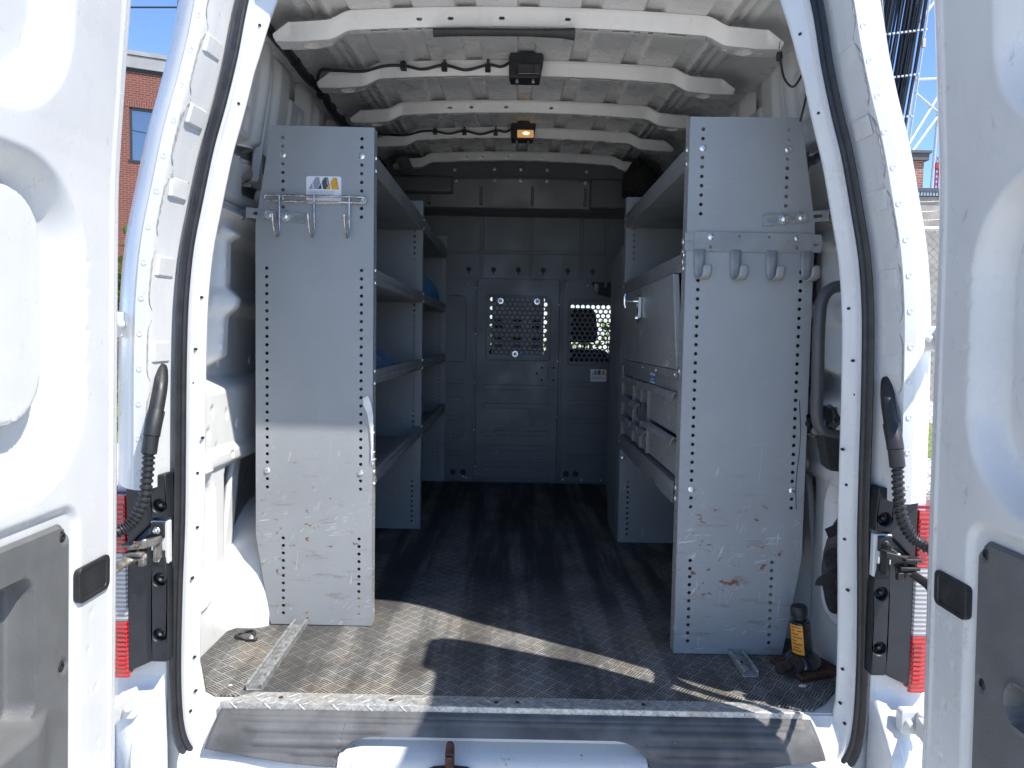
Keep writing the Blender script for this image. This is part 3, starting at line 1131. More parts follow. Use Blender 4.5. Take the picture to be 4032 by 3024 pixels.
# ---- tail lamps and the dark covers next to them
for side in (-1, 1):
    s = side
    tl = MB()
    def lens(z0, z1, mat, nm):
        mb = MB()
        sec = []
        for z in np.linspace(z0, z1, 9):
            sec.append([(s * 0.990, 1.842, z), (s * 0.973, 1.806, z), (s * 0.978, 1.799, z), (s * 1.005, 1.799, z), (s * 1.035, 1.812, z), (s * 1.056, 1.84, z), (s * 1.07, 1.93, z)])
        mb.loft(sec)
        mb.add(sec[0], [tuple(range(7))])
        mb.add(sec[-1], [tuple(range(6, -1, -1))])
        return mb
    base = MB()
    base.box((min(s * 0.985, s * 1.05), 1.835, 0.088), (max(s * 0.985, s * 1.05), 1.93, 0.556))
    lamp = base.build('tail_lamp', M['red'], van)
    lens(0.410, 0.552, None, '').build('red_lens', M['red'], lamp, smooth=50)
    lens(0.236, 0.4085, None, '').build('clear_lens', M['clear'], lamp, smooth=50)
    lens(0.092, 0.2345, None, '').build('red_lens', M['red'], lamp, smooth=50)
    # inner reflectors seen through the lens
    for zb in (0.425, 0.115):
        ref = MB()
        for k in range(9):
            ref.box((min(s * 0.980, s * 1.0), 1.7965, zb + k * 0.012), (max(s * 0.980, s * 1.0), 1.7995, zb + 0.007 + k * 0.012))
        ref.build('reflector', M['red'], lamp)
    cv = MB()
    def plate(poly, y0, y1):
        cv.xz([(s * (a * 0.977 + 0.010), 0.956 + (b - 0.956) * 0.977) for a, b in poly], y0, y1)
    # outer slanted leaf
    plate([(0.986, 0.562), (0.922, 0.594), (0.915, 0.480), (0.985, 0.415)], 1.797, 1.83)
    plate([(0.986, 0.415), (0.922, 0.445), (0.918, 0.395), (0.925, 0.115), (0.992, 0.084)], 1.803, 1.83)
    # blocks with the bolt wells
    plate([(0.921, 0.598), (0.880, 0.602), (0.876, 0.489), (0.916, 0.489)], 1.786, 1.83)
    plate([(0.920, 0.380), (0.912, 0.392), (0.886, 0.392), (0.880, 0.35), (0.884, 0.118), (0.922, 0.118)], 1.790, 1.83)
    co = cv.build('lamp_cover', M['lampcover'], van, bevel=0.004)
    cc2 = MB()
    for x, z in ((0.887, 0.531), (0.890, 0.345), (0.892, 0.206)):
        cc2.lathe([(0.0165, -0.05), (0.0165, 0.022)], (s * x, 1.788, z), 'y', 18)
    cut(co, cc2, 40)
    for x, z in ((0.887, 0.531), (0.890, 0.345), (0.892, 0.206)):
        b = MB()
        b.lathe([(0.010, 0.0), (0.010, 0.004), (0.0065, 0.005), (0.0065, 0.012), (0.004, 0.016), (0.001, 0.0165)], (s * x, 1.812, z), 'y', 6, -1)
        b.build('cover_bolt', M['steel_old'] if s < 0 else M['black'], co)
    # check strap: bracket on the post, pin, arm to the door
    ck = MB()
    ck.box((min(s * 0.868, s * 0.912), 1.795, 0.385), (max(s * 0.868, s * 0.912), 1.815, 0.492))
    br = ck.build('check_bracket', M['white'], van, bevel=0.003)
    for z in (0.470, 0.400):
        w = MB().use(M['void'])
        w.box((min(s * 0.876, s * 0.908), 1.788, z - 0.019), (max(s * 0.876, s * 0.908), 1.798, z + 0.019))
        w.use(M['zinc'] if s < 0 else M['black']).lathe([(0.010, 0.0), (0.010, 0.003), (0.007, 0.004), (0.007, 0.010), (0.003, 0.012)], (s * 0.893, 1.788, z), 'y', 6, -1)
        w.build('check_bolt', None, br, bevel=0.002)
    am = MB().use(M['steel_old'] if s < 0 else M['black'])
    am.box((min(s * 0.880, s * 0.888), 1.755, 0.402), (max(s * 0.880, s * 0.888), 1.79, 0.452))
    am.xz([(s * 0.874, 0.462), (s * 0.915, 0.452), (s * 0.945, 0.440), (s * 0.945, 0.430), (s * 0.905, 0.436), (s * 0.874, 0.446)], 1.745, 1.775)
    am.box((min(s * 0.905, s * 0.952), 1.735, 0.419), (max(s * 0.905, s * 0.952), 1.772, 0.428))
    am.box((min(s * 0.915, s * 0.955), 1.735, 0.440), (max(s * 0.915, s * 0.955), 1.770, 0.448))
    am.tube([(s * 0.900, 1.752, 0.418), (s * 0.935, 1.742, 0.412), (s * 0.95, 1.70, 0.400), (s * 0.93, 1.60, 0.392)], [0.010, 0.011, 0.0115, 0.011], 8, flat=0.55)
    am.box((min(s * 0.90, s * 0.915), 1.737, 0.395), (max(s * 0.90, s * 0.915), 1.752, 0.414))
    am.use(M['rust']).lathe([(0.0065, 0.395), (0.0065, 0.452)], (s * 0.922, 1.752, 0), 'z', 10)
    am.use(M['zinc']).lathe([(0.006, 0.452), (0.006, 0.458)], (s * 0.905, 1.752, 0), 'z', 8)
    am.build('door_check', None, van, bevel=0.002)
    # wiring boot from the pillar into the door
    bt = MB().use(M['black'])
    plug = MB()
    def nr(x, y, z, k):
        return (s * ((x - 0.0226 * 0) * k + 0.0), y * k, 0.956 + (z - 0.956) * k)
    pl = smooth_path([(s * 0.886, 1.808, 0.872), nr(0.884, 1.795, 0.82, 0.985), nr(0.888, 1.782, 0.765, 0.978), nr(0.8935, 1.772, 0.72, 0.972), nr(0.8995, 1.765, 0.664, 0.970)], 4)
    bt.tube(pl[:9], [0.012, 0.0145, 0.0155] + [0.016] * 6, 12)
    bt.tube(pl[8:14], 0.019, 12)
    bt.tube(pl[13:], 0.0175, 12)
    bt.tube(smooth_path([(s * 0.897, 1.80, 0.866), (s * 0.897, 1.79, 0.83), (s * 0.893, 1.782, 0.79), (s * 0.889, 1.775, 0.775)], 4), 0.0165, 12)
    cp = smooth_path([nr(0.8995, 1.765, 0.664, 0.970), nr(0.9025, 1.762, 0.61, 0.970), nr(0.911, 1.758, 0.548, 0.970), nr(0.932, 1.752, 0.503, 0.970), nr(0.960, 1.745, 0.480, 0.965), (s * 0.950, 1.65, 0.487), (s * 0.945, 1.60, 0.50)], 26)
    rr_ = [0.0145 if (i % 6) < 3 else 0.0108 for i in range(len(cp))]
    bt.tube(cp, rr_, 12)
    bt.build('wiring_boot', None, van, smooth=40)
    # hinges at the body side, upper and lower
    for z in (0.972, 0.028):
        h = MB().use(M['white'])
        h.xz([(s * u, v) for u, v in rrect_poly(0.944, 0.995, z - 0.030, z + 0.030, 0.012)], 1.772, 1.80)
        h.lathe([(0.011, 0), (0.011, 0.004), (0.008, 0.012), (0.004, 0.013)], (s * 0.961, 1.772, z), 'y', 6, -1)
        h.lathe([(0.013, -0.03), (0.013, 0.03)], (s * 0.992, 1.765, z), 'z', 14)
        h.prism([(0.978, 1.77), (0.998, 1.772), (0.975, 1.60), (0.945, 1.60)], lambda a, b: (s * a, b, z - 0.022), lambda a, b: (s * a, b, z + 0.022))
        h.build('door_hinge', None, van, bevel=0.003)

# ---- rear doors, opened square to the van
def door(side):
    s = side
    ss = np.unique(np.concatenate([np.arange(-0.018, 0.47, 0.0042), np.arange(0.47, 0.80, 0.02)]))
    zz = np.concatenate([np.arange(-0.36, 1.87, 0.0055), np.linspace(1.873, 1.9299, 14)])
    S, Z_ = np.meshgrid(ss, zz, indexing='ij')
    D = np.zeros_like(S)                               # depth pressed away from the viewer side
    # raised rim near the hinge edge
    D = D + 0.004 * inside(S + 0.012, 0.010)
    D = D - 0.004 * inside(np.abs(S - 0.012) - 0.006, 0.008)
    # upper panel recess with a large rounded lower corner
    D = D + 0.050 * inside(rr(S, Z_, 0.215, 1.2, 1.383, 2.4, 0.16), 0.075)
    # main recess with plate
    rec = rr(S, Z_, 0.145, 1.2, 0.655, 1.262, 0.17)
    D = D + 0.056 * inside(rec, 0.07)
    plate = rr(S, Z_, 0.232, 1.2, 0.775, 1.222, 0.10)
    D = D - 0.036 * inside(plate, 0.012)
    D = D + 0.007 * inside(np.abs(plate - 0.003) - 0.003, 0.006)
    # shallow step across the lower part
    D = D + 0.012 * inside(rr(S, Z_, 0.14, 1.2, -0.3, 0.585, 0.05), 0.02)
    # hollow behind the trim
    D = D + 0.050 * inside(rr(S, Z_, 0.192, 1.2, -0.6, 0.540, 0.03), 0.012)
    # rust-free dings
    for a, b in ((0.11, 1.10), (0.112, 1.045), (0.11, 0.955), (0.112, 0.885), (0.12, 0.80), (0.10, 0.25), (0.07, 0.15), (0.06, 0.02), (0.09, 0.33)):
        D = D + 0.0022 * np.exp(-(((S - a) / 0.006) ** 2 + ((Z_ - b) / 0.007) ** 2))
    KZ = (-0.4, 0.14, 0.6, 1.05, 1.28, 1.5, 1.7, 1.9)
    KX = (0.912, 0.901, 0.890, 0.882, 0.872, 0.841, 0.811, 0.779)
    KY = (1.61, 1.61, 1.61, 1.611, 1.603, 1.580, 1.558, 1.535)
    def DM(a, b, dep):
        """door coordinates (along from the hinge, up, depth away from the load side) to the world"""
        z = 0.060 + 0.937 * b
        f = np.interp
        x = (f(z - 0.05, KZ, KX) + f(z, KZ, KX) + f(z + 0.05, KZ, KX)) / 3
        y = (f(z - 0.05, KZ, KY) + f(z, KZ, KY) + f(z + 0.05, KZ, KY)) / 3
        return np.stack([s * (x + 0.937 * dep), y - 0.017 - 0.937 * a, z + 0 * a], -1)
    def D1(a, b, dep):
        return tuple(DM(np.array(a, float), np.array(b, float), np.array(dep, float)))
    # small rounding of the top hinge-side corner
    rc = 0.05
    zt_ = 1.93
    S_ = S + np.where(Z_ > zt_ - rc, (rc - np.sqrt(np.maximum(rc ** 2 - (Z_ - zt_ + rc) ** 2, 0))) * np.clip(1 - S / 0.3, 0, 1), 0)
    P = DM(S_, Z_, D)
    mb = MB().grid(P)
    nz_ = len(zz)
    E0 = [tuple(P[0, j]) for j in range(nz_)]
    E1 = [tuple(DM(S_[0, j] - 0.006, Z_[0, j], 0.020)) for j in range(nz_)]
    E2 = [tuple(DM(S_[0, j] - 0.002, Z_[0, j], 0.066)) for j in range(nz_)]
    E3 = [tuple(DM(S_[-1, j], Z_[-1, j], 0.070)) for j in range(nz_)]
    E4 = [tuple(P[-1, j]) for j in range(nz_)]
    mb.loft([[E0[j], E1[j], E2[j], E3[j], E4[j]] for j in range(nz_)])
    for j in (0, nz_ - 1):
        row = [tuple(P[i, j]) for i in range(len(ss))]
        out = [tuple(DM(S_[i, j], Z_[i, j], 0.068)) for i in range(len(ss))]
        mb.loft([row, out])
    d = mb.build('rear_door', M['white'], van, smooth=50)
    tag(d, 'left rear door opened square, its inner face sunlit' if s < 0 else 'right rear door opened square, its inner face in shade')
    # grey trim over the lower half
    st = np.concatenate([np.arange(0.172, 0.5, 0.005), np.arange(0.5, 0.79, 0.02)])
    zt = np.arange(-0.30, 0.562, 0.006)
    S2, Z2 = np.meshgrid(st, zt, indexing='ij')
    E_ = np.zeros_like(S2)
    if s < 0:
        # tall scoop and bin pocket
        E_ = E_ + 0.050 * inside(rr(S2, Z2, 0.298, 0.70, 0.195, 0.478, 0.035), 0.014)
        E_ = E_ - 0.030 * inside(rr(S2, Z2 - 0.25 * (S2 - 0.3) * 0, 0.235, 0.75, -0.30, 0.190 , 0.02), 0.018) * sstep((S2 - 0.235) / 0.10)
    else:
        E_ = E_ + 0.036 * inside(rr(S2, Z2, 0.290, 0.46, 0.235, 0.302, 0.03), 0.012)
        E_ = E_ - 0.006 * inside(np.abs(rr(S2, Z2, 0.283, 0.47, 0.226, 0.311, 0.036)) - 0.006, 0.008)
    edge_d = rr(S2, Z2, 0.172, 1.2, -0.60, 0.5615, 0.045)
    E_ = E_ + 0.014 * inside(-edge_d - 0.006, 0.008)
    # fastener dimples
    for a, b in ((0.197, 0.530), (0.199, 0.257)):
        E_ = E_ + 0.007 * inside(np.hypot(S2 - a, Z2 - b) - 0.0135, 0.005)
    # rounded top corner: slide corner points down along the arc
    zc = np.minimum(Z2, np.where(S2 < 0.217, 0.5165 + np.sqrt(np.maximum(0.045 ** 2 - np.clip(0.217 - S2, 0, 0.045) ** 2, 0)), 9))
    Pt = DM(S2, zc, E_ - 0.004)
    tm = MB().grid(Pt)
    tp = tm.build('door_trim', M['trim'], d, smooth=50)
    for a, b in ((0.197, 0.530), (0.199, 0.257)):
        f = MB()
        f.lathe([(0.0105, 0.0), (0.0105, 0.004), (0.0075, 0.007), (0.0045, 0.0072), (0.004, 0.0045)], D1(a, b, 0.006), 'x', 18, -s)
        f.build('trim_fastener', M['black'], d)
    # rubber bumper pad, a slanted rounded square
    pd = MB()
    pc = (0.085, 0.408)
    poly = [(a, b) for a, b in rrect_poly(0.026, 0.146, 0.367, 0.447, 0.016)]
    poly = [(a, b) for a, b in poly]
    pd.prism(poly, lambda a, b: D1(a, b, 0.008), lambda a, b: D1(a, b, -0.006))
    poly2 = [(a, b) for a, b in rrect_poly(0.040, 0.132, 0.376, 0.438, 0.010)]
    poly2 = [(a, b) for a, b in poly2]
    pad = pd.build('door_pad', M['black'], d, bevel=0.003)
    c2 = MB()
    c2.prism(poly2, lambda a, b: D1(a, b, -0.0035), lambda a, b: D1(a, b, -0.03))
    cut(pad, c2)
    # filler groove line round the plate
    return d
for side in (-1, 1):
    door(side)

# ---- grab handle on the right rear post
gh = MB()
gh.tube(smooth_path([(0.93, 2.05, 1.115), (0.885, 2.05, 1.115), (0.845, 2.05, 1.108), (0.820, 2.05, 1.075), (0.814, 2.05, 1.0), (0.817, 2.05, 0.85), (0.819, 2.05, 0.755), (0.838, 2.05, 0.715), (0.870, 2.05, 0.702), (0.93, 2.05, 0.700)], 6), 0.0165, 14)
gh.build('grab_handle', simple('charcoal_handle', (0.06, 0.064, 0.07), 0.45), van, smooth=60)

# ---- wiring loom along the left roof edge, with branches to the lamps
lm = MB()
lm.tube(smooth_path([(-0.775, 1.99, 1.890), (-0.80, 2.29, 1.895), (-0.80, 2.57, 1.898), (-0.80, 2.78, 1.894), (-0.795, 2.98, 1.908), (-0.80, 3.10, 1.890), (-0.805, 3.38, 1.898), (-0.81, 4.4, 1.95)], 8),
        0.0165, 10)
for i in range(10):
    y = 2.10 + i * 0.17
    lm.tube([(-0.798, y, 1.895), (-0.798, y + 0.02, 1.896)], 0.0185, 10)
lm.build('wiring_loom', M['black'], van, smooth=50)
for y0, sgn in ((2.8, 1), (3.87, 1)):
    br = MB()
    z0 = 1.942 + (y0 - 2.3) * 0.0535
    pts = [(-0.80, y0 + 0.16, z0 - 0.05), (-0.775, y0 + 0.02, z0 - 0.075), (-0.752, y0 - 0.022, z0 - 0.045), (-0.70, y0 - 0.025, z0 - 0.045), (-0.60, y0 - 0.025, z0 - 0.047), (-0.52, y0 - 0.02, z0 - 0.025), (-0.45, y0 - 0.018, z0 - 0.022), (-0.38, y0 - 0.02, z0 - 0.034), (-0.30, y0 - 0.018, z0 - 0.018),
           (-0.22, y0 - 0.02, z0 - 0.034), (-0.14, y0 - 0.018, z0 - 0.014), (-0.09, y0 - 0.02, z0 - 0.02), (-0.055, y0 - 0.04, z0 - 0.008)]
    br.tube(smooth_path(pts, 8), 0.0055, 8)
    for x in (-0.45, -0.30, -0.14):
        br.box((x - 0.010, y0 - 0.03, z0 - 0.036), (x + 0.010, y0 - 0.002, z0 - 0.012))
        br.tube([(x, y0 - 0.02, z0 - 0.015), (x, y0 - 0.012, z0 + 0.012)], 0.004, 6)
    br.build('lamp_wire', M['black'], van, smooth=50)

# ---- cab beyond the partition: dash, seats, windscreen
cb = MB()
cb.box((-0.85, 6.4, -0.05), (0.85, 6.95, 0.66))
cb.build('dashboard', M['seat'], van, bevel=0.06)
for x in (-0.40, 0.42):
    sb = MB()
    sb.xz(rrect_poly(x - 0.24, x + 0.24, 0.35, 0.885, 0.07), 5.25, 5.40)
    sb.box((x - 0.25, 5.25, 0.10), (x + 0.25, 5.85, 0.36))
    so_ = sb.build('cab_seat', M['seat'], van, bevel=0.02)
    hd = MB()
    hd.xz([(x + a, b) for a, b in ((-0.13, 0.935), (0.12, 0.935), (0.135, 0.99), (0.12, 1.14), (0.09, 1.175), (-0.11, 1.175), (-0.15, 1.10))], 5.2, 5.30)
    hd.tube([(x - 0.05, 5.28, 0.86), (x - 0.05, 5.28, 0.95)], 0.008, 8)
    hd.tube([(x + 0.05, 5.28, 0.86), (x + 0.05, 5.28, 0.95)], 0.008, 8)
    hd.build('headrest', M['seat'], so_, bevel=0.02)
ws = MB()
ws.add([(-0.88, 6.95, 0.68), (0.88, 6.95, 0.68), (0.78, 5.75, 1.62), (-0.78, 5.75, 1.62)], [(0, 1, 2, 3)])
ws.build('windscreen', M['windscreen'], van, smooth=0)

# ================================================================== LOAD FLOOR
mt = MB()
poly = [(-0.80, 1.903), (-0.835, 1.93), (-0.935, 2.13), (-0.932, 2.33), (-0.905, 2.36), (-0.82, 2.42), (-0.82, 3.06), (-0.93, 3.12), (-0.93, 4.86),
        (0.93, 4.86), (0.93, 3.12), (0.82, 3.06), (0.82, 2.40), (0.90, 2.36), (0.92, 2.13), (0.90, 2.02), (0.825, 1.93), (0.775, 1.885), (0.735, 1.885), (0.70, 1.903)]
mt.xy(poly, -0.0055, 0.0)
mat_o = mt.build('floor_mat', M['mat'], bevel=0.001)
tag(mat_o, 'black rubber floor mat with bar tread, dusty and stained, covering the load floor', 'floor mat')

sp_ = MB()
sp_.xy([(-0.768, 1.860), (-0.700, 1.917), (0.600, 1.909), (0.660, 1.895), (0.737, 1.860)], 0.0005, 0.0045)
sp_.xz([(-0.768, 0.0045), (0.737, 0.0045), (0.735, -0.020), (-0.772, -0.022)], 1.8555, 1.8598)
tag(sp_.build('sill_plate', M['tread'], bevel=0.0012), 'dull aluminium tread plate screwed across the rear edge of the floor', 'sill plate')
so2 = bpy.data.objects['sill_plate']
for x in (-0.62, -0.33, -0.055, 0.0, 0.33):
    b = MB()
    b.lathe([(0.0065, 0.0), (0.006, 0.002), (0.003, 0.003)], (x, 1.884 + 0.004 * math.sin(x * 9), 0.0045), 'z', 10)
    b.build('plate_screw', M['rust'], so2)


def strut(y0, y1, x0, x1, label):
    """slotted U channel: local v across, running from (x0,y0) to (x1,y1)"""
    mb = MB()
    w, h, t, lip = 0.0225, 0.020, 0.003, 0.008
    sec = [(-w, 0), (w, 0), (w, h), (w - lip, h), (w - lip, h - 0.005), (w - t, h - 0.005), (w - t, t), (-w + t, t), (-w + t, h - 0.005), (-w + lip, h - 0.005), (-w + lip, h), (-w, h)]
    d = Vector((x1 - x0, y1 - y0, 0)).normalized()
    n = Vector((d.y, -d.x, 0))
    secs = [[tuple(Vector((x, y, 0.001)) + n * a + Vector((0, 0, b))) for a, b in sec] for x, y in ((x0, y0), (x1, y1))]
    mb.loft(secs, closed=True)
    # end faces: bottom strip and two side walls
    for k, fl_ in ((0, False), (1, True)):
        o = k * 12
        for f in ((0, 1, 6, 7), (1, 2, 5, 6), (2, 3, 4, 5), (0, 7, 8, 11), (8, 9, 10, 11)):
            mb.f.append(tuple(o + i for i in f))
            mb.mi.append(0)
    o = mb.build('floor_rail', M['galv'], bevel=0.0008)
    sl = MB()
    L = (Vector((x1, y1, 0)) - Vector((x0, y0, 0))).length
    tag(o, label, 'rail', 'galvanised rails under the shelving')
    q = 0.09
    while q < L - 0.03:
        c = Vector((x0, y0, 0.0042)) + d * q
        s_ = MB()
        s_.tube([c - d * 0.007, c + d * 0.007], 0.0045, 8, flat=0.1)
        s_.build('rail_slot', M['void'], o)
        q += 0.10
    return o
strut(1.928, 2.62, -0.705, -0.716, 'long galvanised channel rail on the mat under the left shelving')
strut(2.064, 2.50, 0.668, 0.668, 'short galvanised channel stub poking out under the right shelving')


# ================================================================== SHELVING
COLS = [(0.768, [1.577 - 0.0272 * i for i in range(9)]), (0.518, [1.577 - 0.0272 * i for i in range(10)]),
        (0.8205, [1.166 - 0.0272 * i for i in range(27)]), (0.517, [1.164 - 0.0272 * i for i in range(27)]),
        (0.769, [0.291 - 0.0250 * i for i in range(11)]), (0.521, [0.292 - 0.0250 * i for i in range(11)])]
OUTL = [(0.4805, 0.003), (0.4795, 1.6125), (0.803, 1.6145), (0.806, 1.600), (0.856, 1.305), (0.8585, 0.303), (0.811, 0.004)]


def end_panel(s, y, parent, label=None, front=True):
    mb = MB()
    mb.xz([(s * a, b) for a, b in OUTL], y, y + 0.002)
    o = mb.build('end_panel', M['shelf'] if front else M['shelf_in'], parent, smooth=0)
    c = MB()
    cols = COLS if front else [(x, zs) for x, zs in COLS if x < 0.6]
    scr = []
    for x, zs in cols:
        for z in zs:
            if front and (abs(z - 1.521) < 0.006 or abs(z - 0.508) < 0.0135):
                scr.append((x, z))
                continue
            c.xz(circle_poly(s * x, z, 0.0056, 10), y - 0.01, y + 0.012)
    cut(o, c, 0)
    fl_ = MB()
    # folded flange towards the load side, with its row of small holes
    fl_.box((min(s * 0.4790, s * 0.4810), y + 0.0022, 0.003), (max(s * 0.4790, s * 0.4810), y + 0.052, 1.6125))
    fo = fl_.build('panel_flange', M['shelf'] if front else M['shelf_in'], parent, smooth=0)
    c = MB()
    for i in range(56):
        c.prism(circle_poly(y + 0.032, 0.05 + i * 0.0275, 0.0045, 8), lambda a, b: (s * 0.47, a, b), lambda a, b: (s * 0.49, a, b))
    if front:
        cut(fo, c, 0)
    fb = MB()
    fb.box((min(s * 0.484, s * 0.81), y + 0.0022, 0.0015), (max(s * 0.484, s * 0.81), y + 0.04, 0.0035))
    fb.build('panel_foot', M['shelf_in'], parent)
    for x, z in scr:
        b = MB()
        b.lathe([(0.0105, 0.0), (0.0095, 0.0025), (0.005, 0.0045), (0.001, 0.005)], (s * x, y, z), 'y', 14, -1)
        b.box((s * x - 0.005, y - 0.0056, z - 0.0012), (s * x + 0.005, y - 0.0044, z + 0.0012))
        b.box((s * x - 0.0012, y - 0.0056, z - 0.005), (s * x + 0.0012, y - 0.0044, z + 0.005))
        b.build('panel_screw', M['zinc'], parent)
    return o


def shelf_tray(s, y0, y1, z0, z1, parent, worn=False):
    mb = MB()
    x0, x1 = 0.4785, 0.852
    sec = [(x0 + 0.016, z1 - 0.004), (x0 + 0.016, z1), (x0 + 0.002, z1), (x0, z1 - 0.003), (x0, (z0 + z1) / 2 + 0.006), (x0 + 0.003, (z0 + z1) / 2), (x0, (z0 + z1) / 2 - 0.006), (x0, z0 + 0.004), (x0 + 0.004, z0), (x1, z0), (x1, z1), (x1 - 0.002, z1), (x1 - 0.002, z0 + 0.002), (x0 + 0.006, z0 + 0.002), (x0 + 0.003, z0 + 0.006), (x0 + 0.003, z1 - 0.004)]
    mb.loft([[(s * a, y, b) for a, b in sec] for y in (y0, y1)], closed=True)
    n = len(sec)
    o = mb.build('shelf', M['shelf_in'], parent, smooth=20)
    for y in (y0 - 0.022, ):
        for z in ((z0 + z1) / 2 + 0.02, (z0 + z1) / 2 - 0.02):
            b = MB()
            b.lathe([(0.0085, 0.0), (0.0075, 0.003), (0.003, 0.005)], (s * 0.4788, y, z), 'x', 12, -s)
            b.build('shelf_bolt', M['zinc'], o)
    return o


lu = thing('shelving_unit', 'long grey steel shelving along the left wall, with the logo sticker and torn tape', 'shelving', (-0.67, 2.383, 0))
for i, y in enumerate((2.383, 3.628, 4.868)):
    end_panel(-1, y, lu, front=(i == 0))
for a, b in ((2.437, 3.626), (3.682, 4.866)):
    for z0, z1 in ((1.472, 1.535), (1.122, 1.172), (0.797, 0.845), (0.463, 0.515)):
        shelf_tray(-1, a, b, z0, z1, lu)
bk = MB()
bk.box((-0.8555, 2.39, 0.30), (-0.8535, 4.86, 1.30))
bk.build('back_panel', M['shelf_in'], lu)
# dividers standing on the third shelf
dv = MB()
for k in range(4):
    y = 2.75 + k * 0.2
    dv.yz([(y, 0.80), (y + 0.30, 0.80), (y + 0.30, 0.815), (y, 0.95)], -0.84, -0.50) if False else None
for k in range(5):
    x = -0.60 - k * 0.055
    dv.yz([(2.50, 0.801), (3.55, 0.801), (3.55, 0.830), (3.30, 0.850), (2.50, 0.985)], x, x - 0.003)
for y in (2.75, 3.0, 3.2):
    dv.xz([(-0.50, 0.801), (-0.84, 0.801), (-0.84, 0.90), (-0.60, 0.90)], y, y + 0.003)
dv.build('shelf_divider', M['bluegrey'], lu)
# torn tape hanging on the front edge
tp_ = MB()
tpts = [(-0.510, 0.755), (-0.493, 0.763), (-0.484, 0.740), (-0.4765, 0.70), (-0.4755, 0.64), (-0.4765, 0.57), (-0.482, 0.545), (-0.4835, 0.60), (-0.488, 0.66), (-0.4955, 0.705), (-0.509, 0.735)]
V = []
for i, (a, b) in enumerate(tpts):
    V.append((a, 2.3805 - 0.004 * abs(math.sin(i * 2.3)), b))
tp_.add(V + [(a, y + 0.0012, b) for a, y, b in V], [tuple(range(11)), tuple(range(21, 10, -1))] + [(i, (i + 1) % 11, 11 + (i + 1) % 11, 11 + i) for i in range(11)])
for z, a in ((0.668, 0.006), (0.648, 0.009), (0.612, 0.005), (0.585, 0.011), (0.561, 0.014), (0.548, 0.007)):
    tp_.add([(-0.479, 2.3795, z), (-0.4785 + a, 2.3775, z - 0.002), (-0.4785 + a * 0.6, 2.3785, z - 0.007), (-0.479, 2.3795, z - 0.010)], [(0, 1, 2, 3)])
tp_.build('torn_tape', M['paper'], lu, smooth=0)


def sticker(parent, x0, z0, w, h, y, small=False):
    """the outfitter's sticker: three leaning peaks above a block of text"""
    mb = MB()
    mb.xz(rrect_poly(x0, x0 + w, z0, z0 + h, 0.06 * w), y - 0.0006, y)
    lab = mb.build('sticker', M['label'], parent, smooth=0)
    yy = y - 0.0012
    u = w / 1640.0

    def px(a, b):
        return (x0 + (a - 205) * u, z0 + h - (b - 330 - (a - 205) * 0.037) * u)
    peaks = {'l_grey': [[(645, 395), (815, 400), (862, 680), (720, 940), (580, 940), (525, 690), (520, 620)], [(475, 670), (525, 675), (485, 705), (520, 940), (315, 930)]],
             'l_dark': [[(1065, 412), (1228, 420), (1280, 720), (1140, 960), (995, 955), (950, 700), (938, 610)], [(890, 690), (950, 695), (895, 720), (930, 950), (735, 940)]],
             'l_gold': [[(1480, 430), (1640, 440), (1750, 990), (1410, 975), (1360, 735), (1350, 630)], [(1290, 715), (1355, 720), (1315, 740), (1345, 970), (1145, 965)]]}
    for mname, polys in peaks.items():
        p = MB()
        for pl_ in polys:
            q = [px(a, b) for a, b in pl_]
            p.xz(q, yy, y - 0.0006)
        p.build('logo_peak', M[mname], lab, smooth=0)
    bar = MB()
    bar.xz([px(300, 1275), px(1750, 1275), px(1750, 1305), px(300, 1305)], yy, y - 0.0006)
    bar.build('sticker_bar', M['l_gold'], lab, smooth=0)
    bar = MB()
    bar.xz([px(300, 1308), px(1750, 1308), px(1750, 1330), px(300, 1330)], yy, y - 0.0006)
    bar.build('sticker_bar', M['l_dark'], lab, smooth=0)
    a = px(300, 1042)
    text_mesh('American Automotive Aftermarket, Inc. is proud to\nhave upfit this vehicle.  Please contact us if you are\ninterested in additional accessories or have any\nquestions regarding these products.',
              68 * u, 'sticker_text', M['l_dark'], lab, (a[0], yy, a[1]), (0.87, 0, 0), (0, 0, 1))
    sl = Vector((0.17, 0, -1)).normalized()
    a = px(1138, 450)
    text_mesh('WORK', 104 * u, 'sticker_text', M['label'], lab, (a[0], yy - 0.0004, a[1]), tuple(sl), (-sl.z * 1.0, 0, sl.x))
    a = px(1568, 480)
    text_mesh('TRUCKS', 84 * u, 'sticker_text', M['l_dark'], lab, (a[0], yy - 0.0004, a[1]), tuple(sl), (-sl.z * 1.0, 0, sl.x))
    return lab
sticker(lu, -0.694, 1.372, 0.111, 0.086, 2.3828)

ru = thing('shelving_unit', 'grey steel shelving along the right wall, carrying the drawer cabinet', 'shelving', (0.67, 2.231, 0))
for i, y in enumerate((2.214, 3.452)):
    end_panel(1, y, ru, front=(i == 0))
for z0, z1 in ((1.472, 1.535), (1.168, 1.222)):
    shelf_tray(1, 2.268, 3.450, z0, z1, ru)
bk = MB()
bk.box((0.8535, 2.24, 0.30), (0.8555, 3.45, 1.30))
bk.build('back_panel', M['shelf_in'], ru)
sd = MB()
sd.yz([(3.507, -0.004), (3.507, 1.405), (3.56, 1.40), (3.93, 1.355), (3.915, 0.95), (3.92, 0.16), (3.86, 0.13), (3.845, 0.02), (3.80, 0.004)], 0.478, 0.482)
sd.build('side_panel', M['shelf_in'], ru, bevel=0.001)
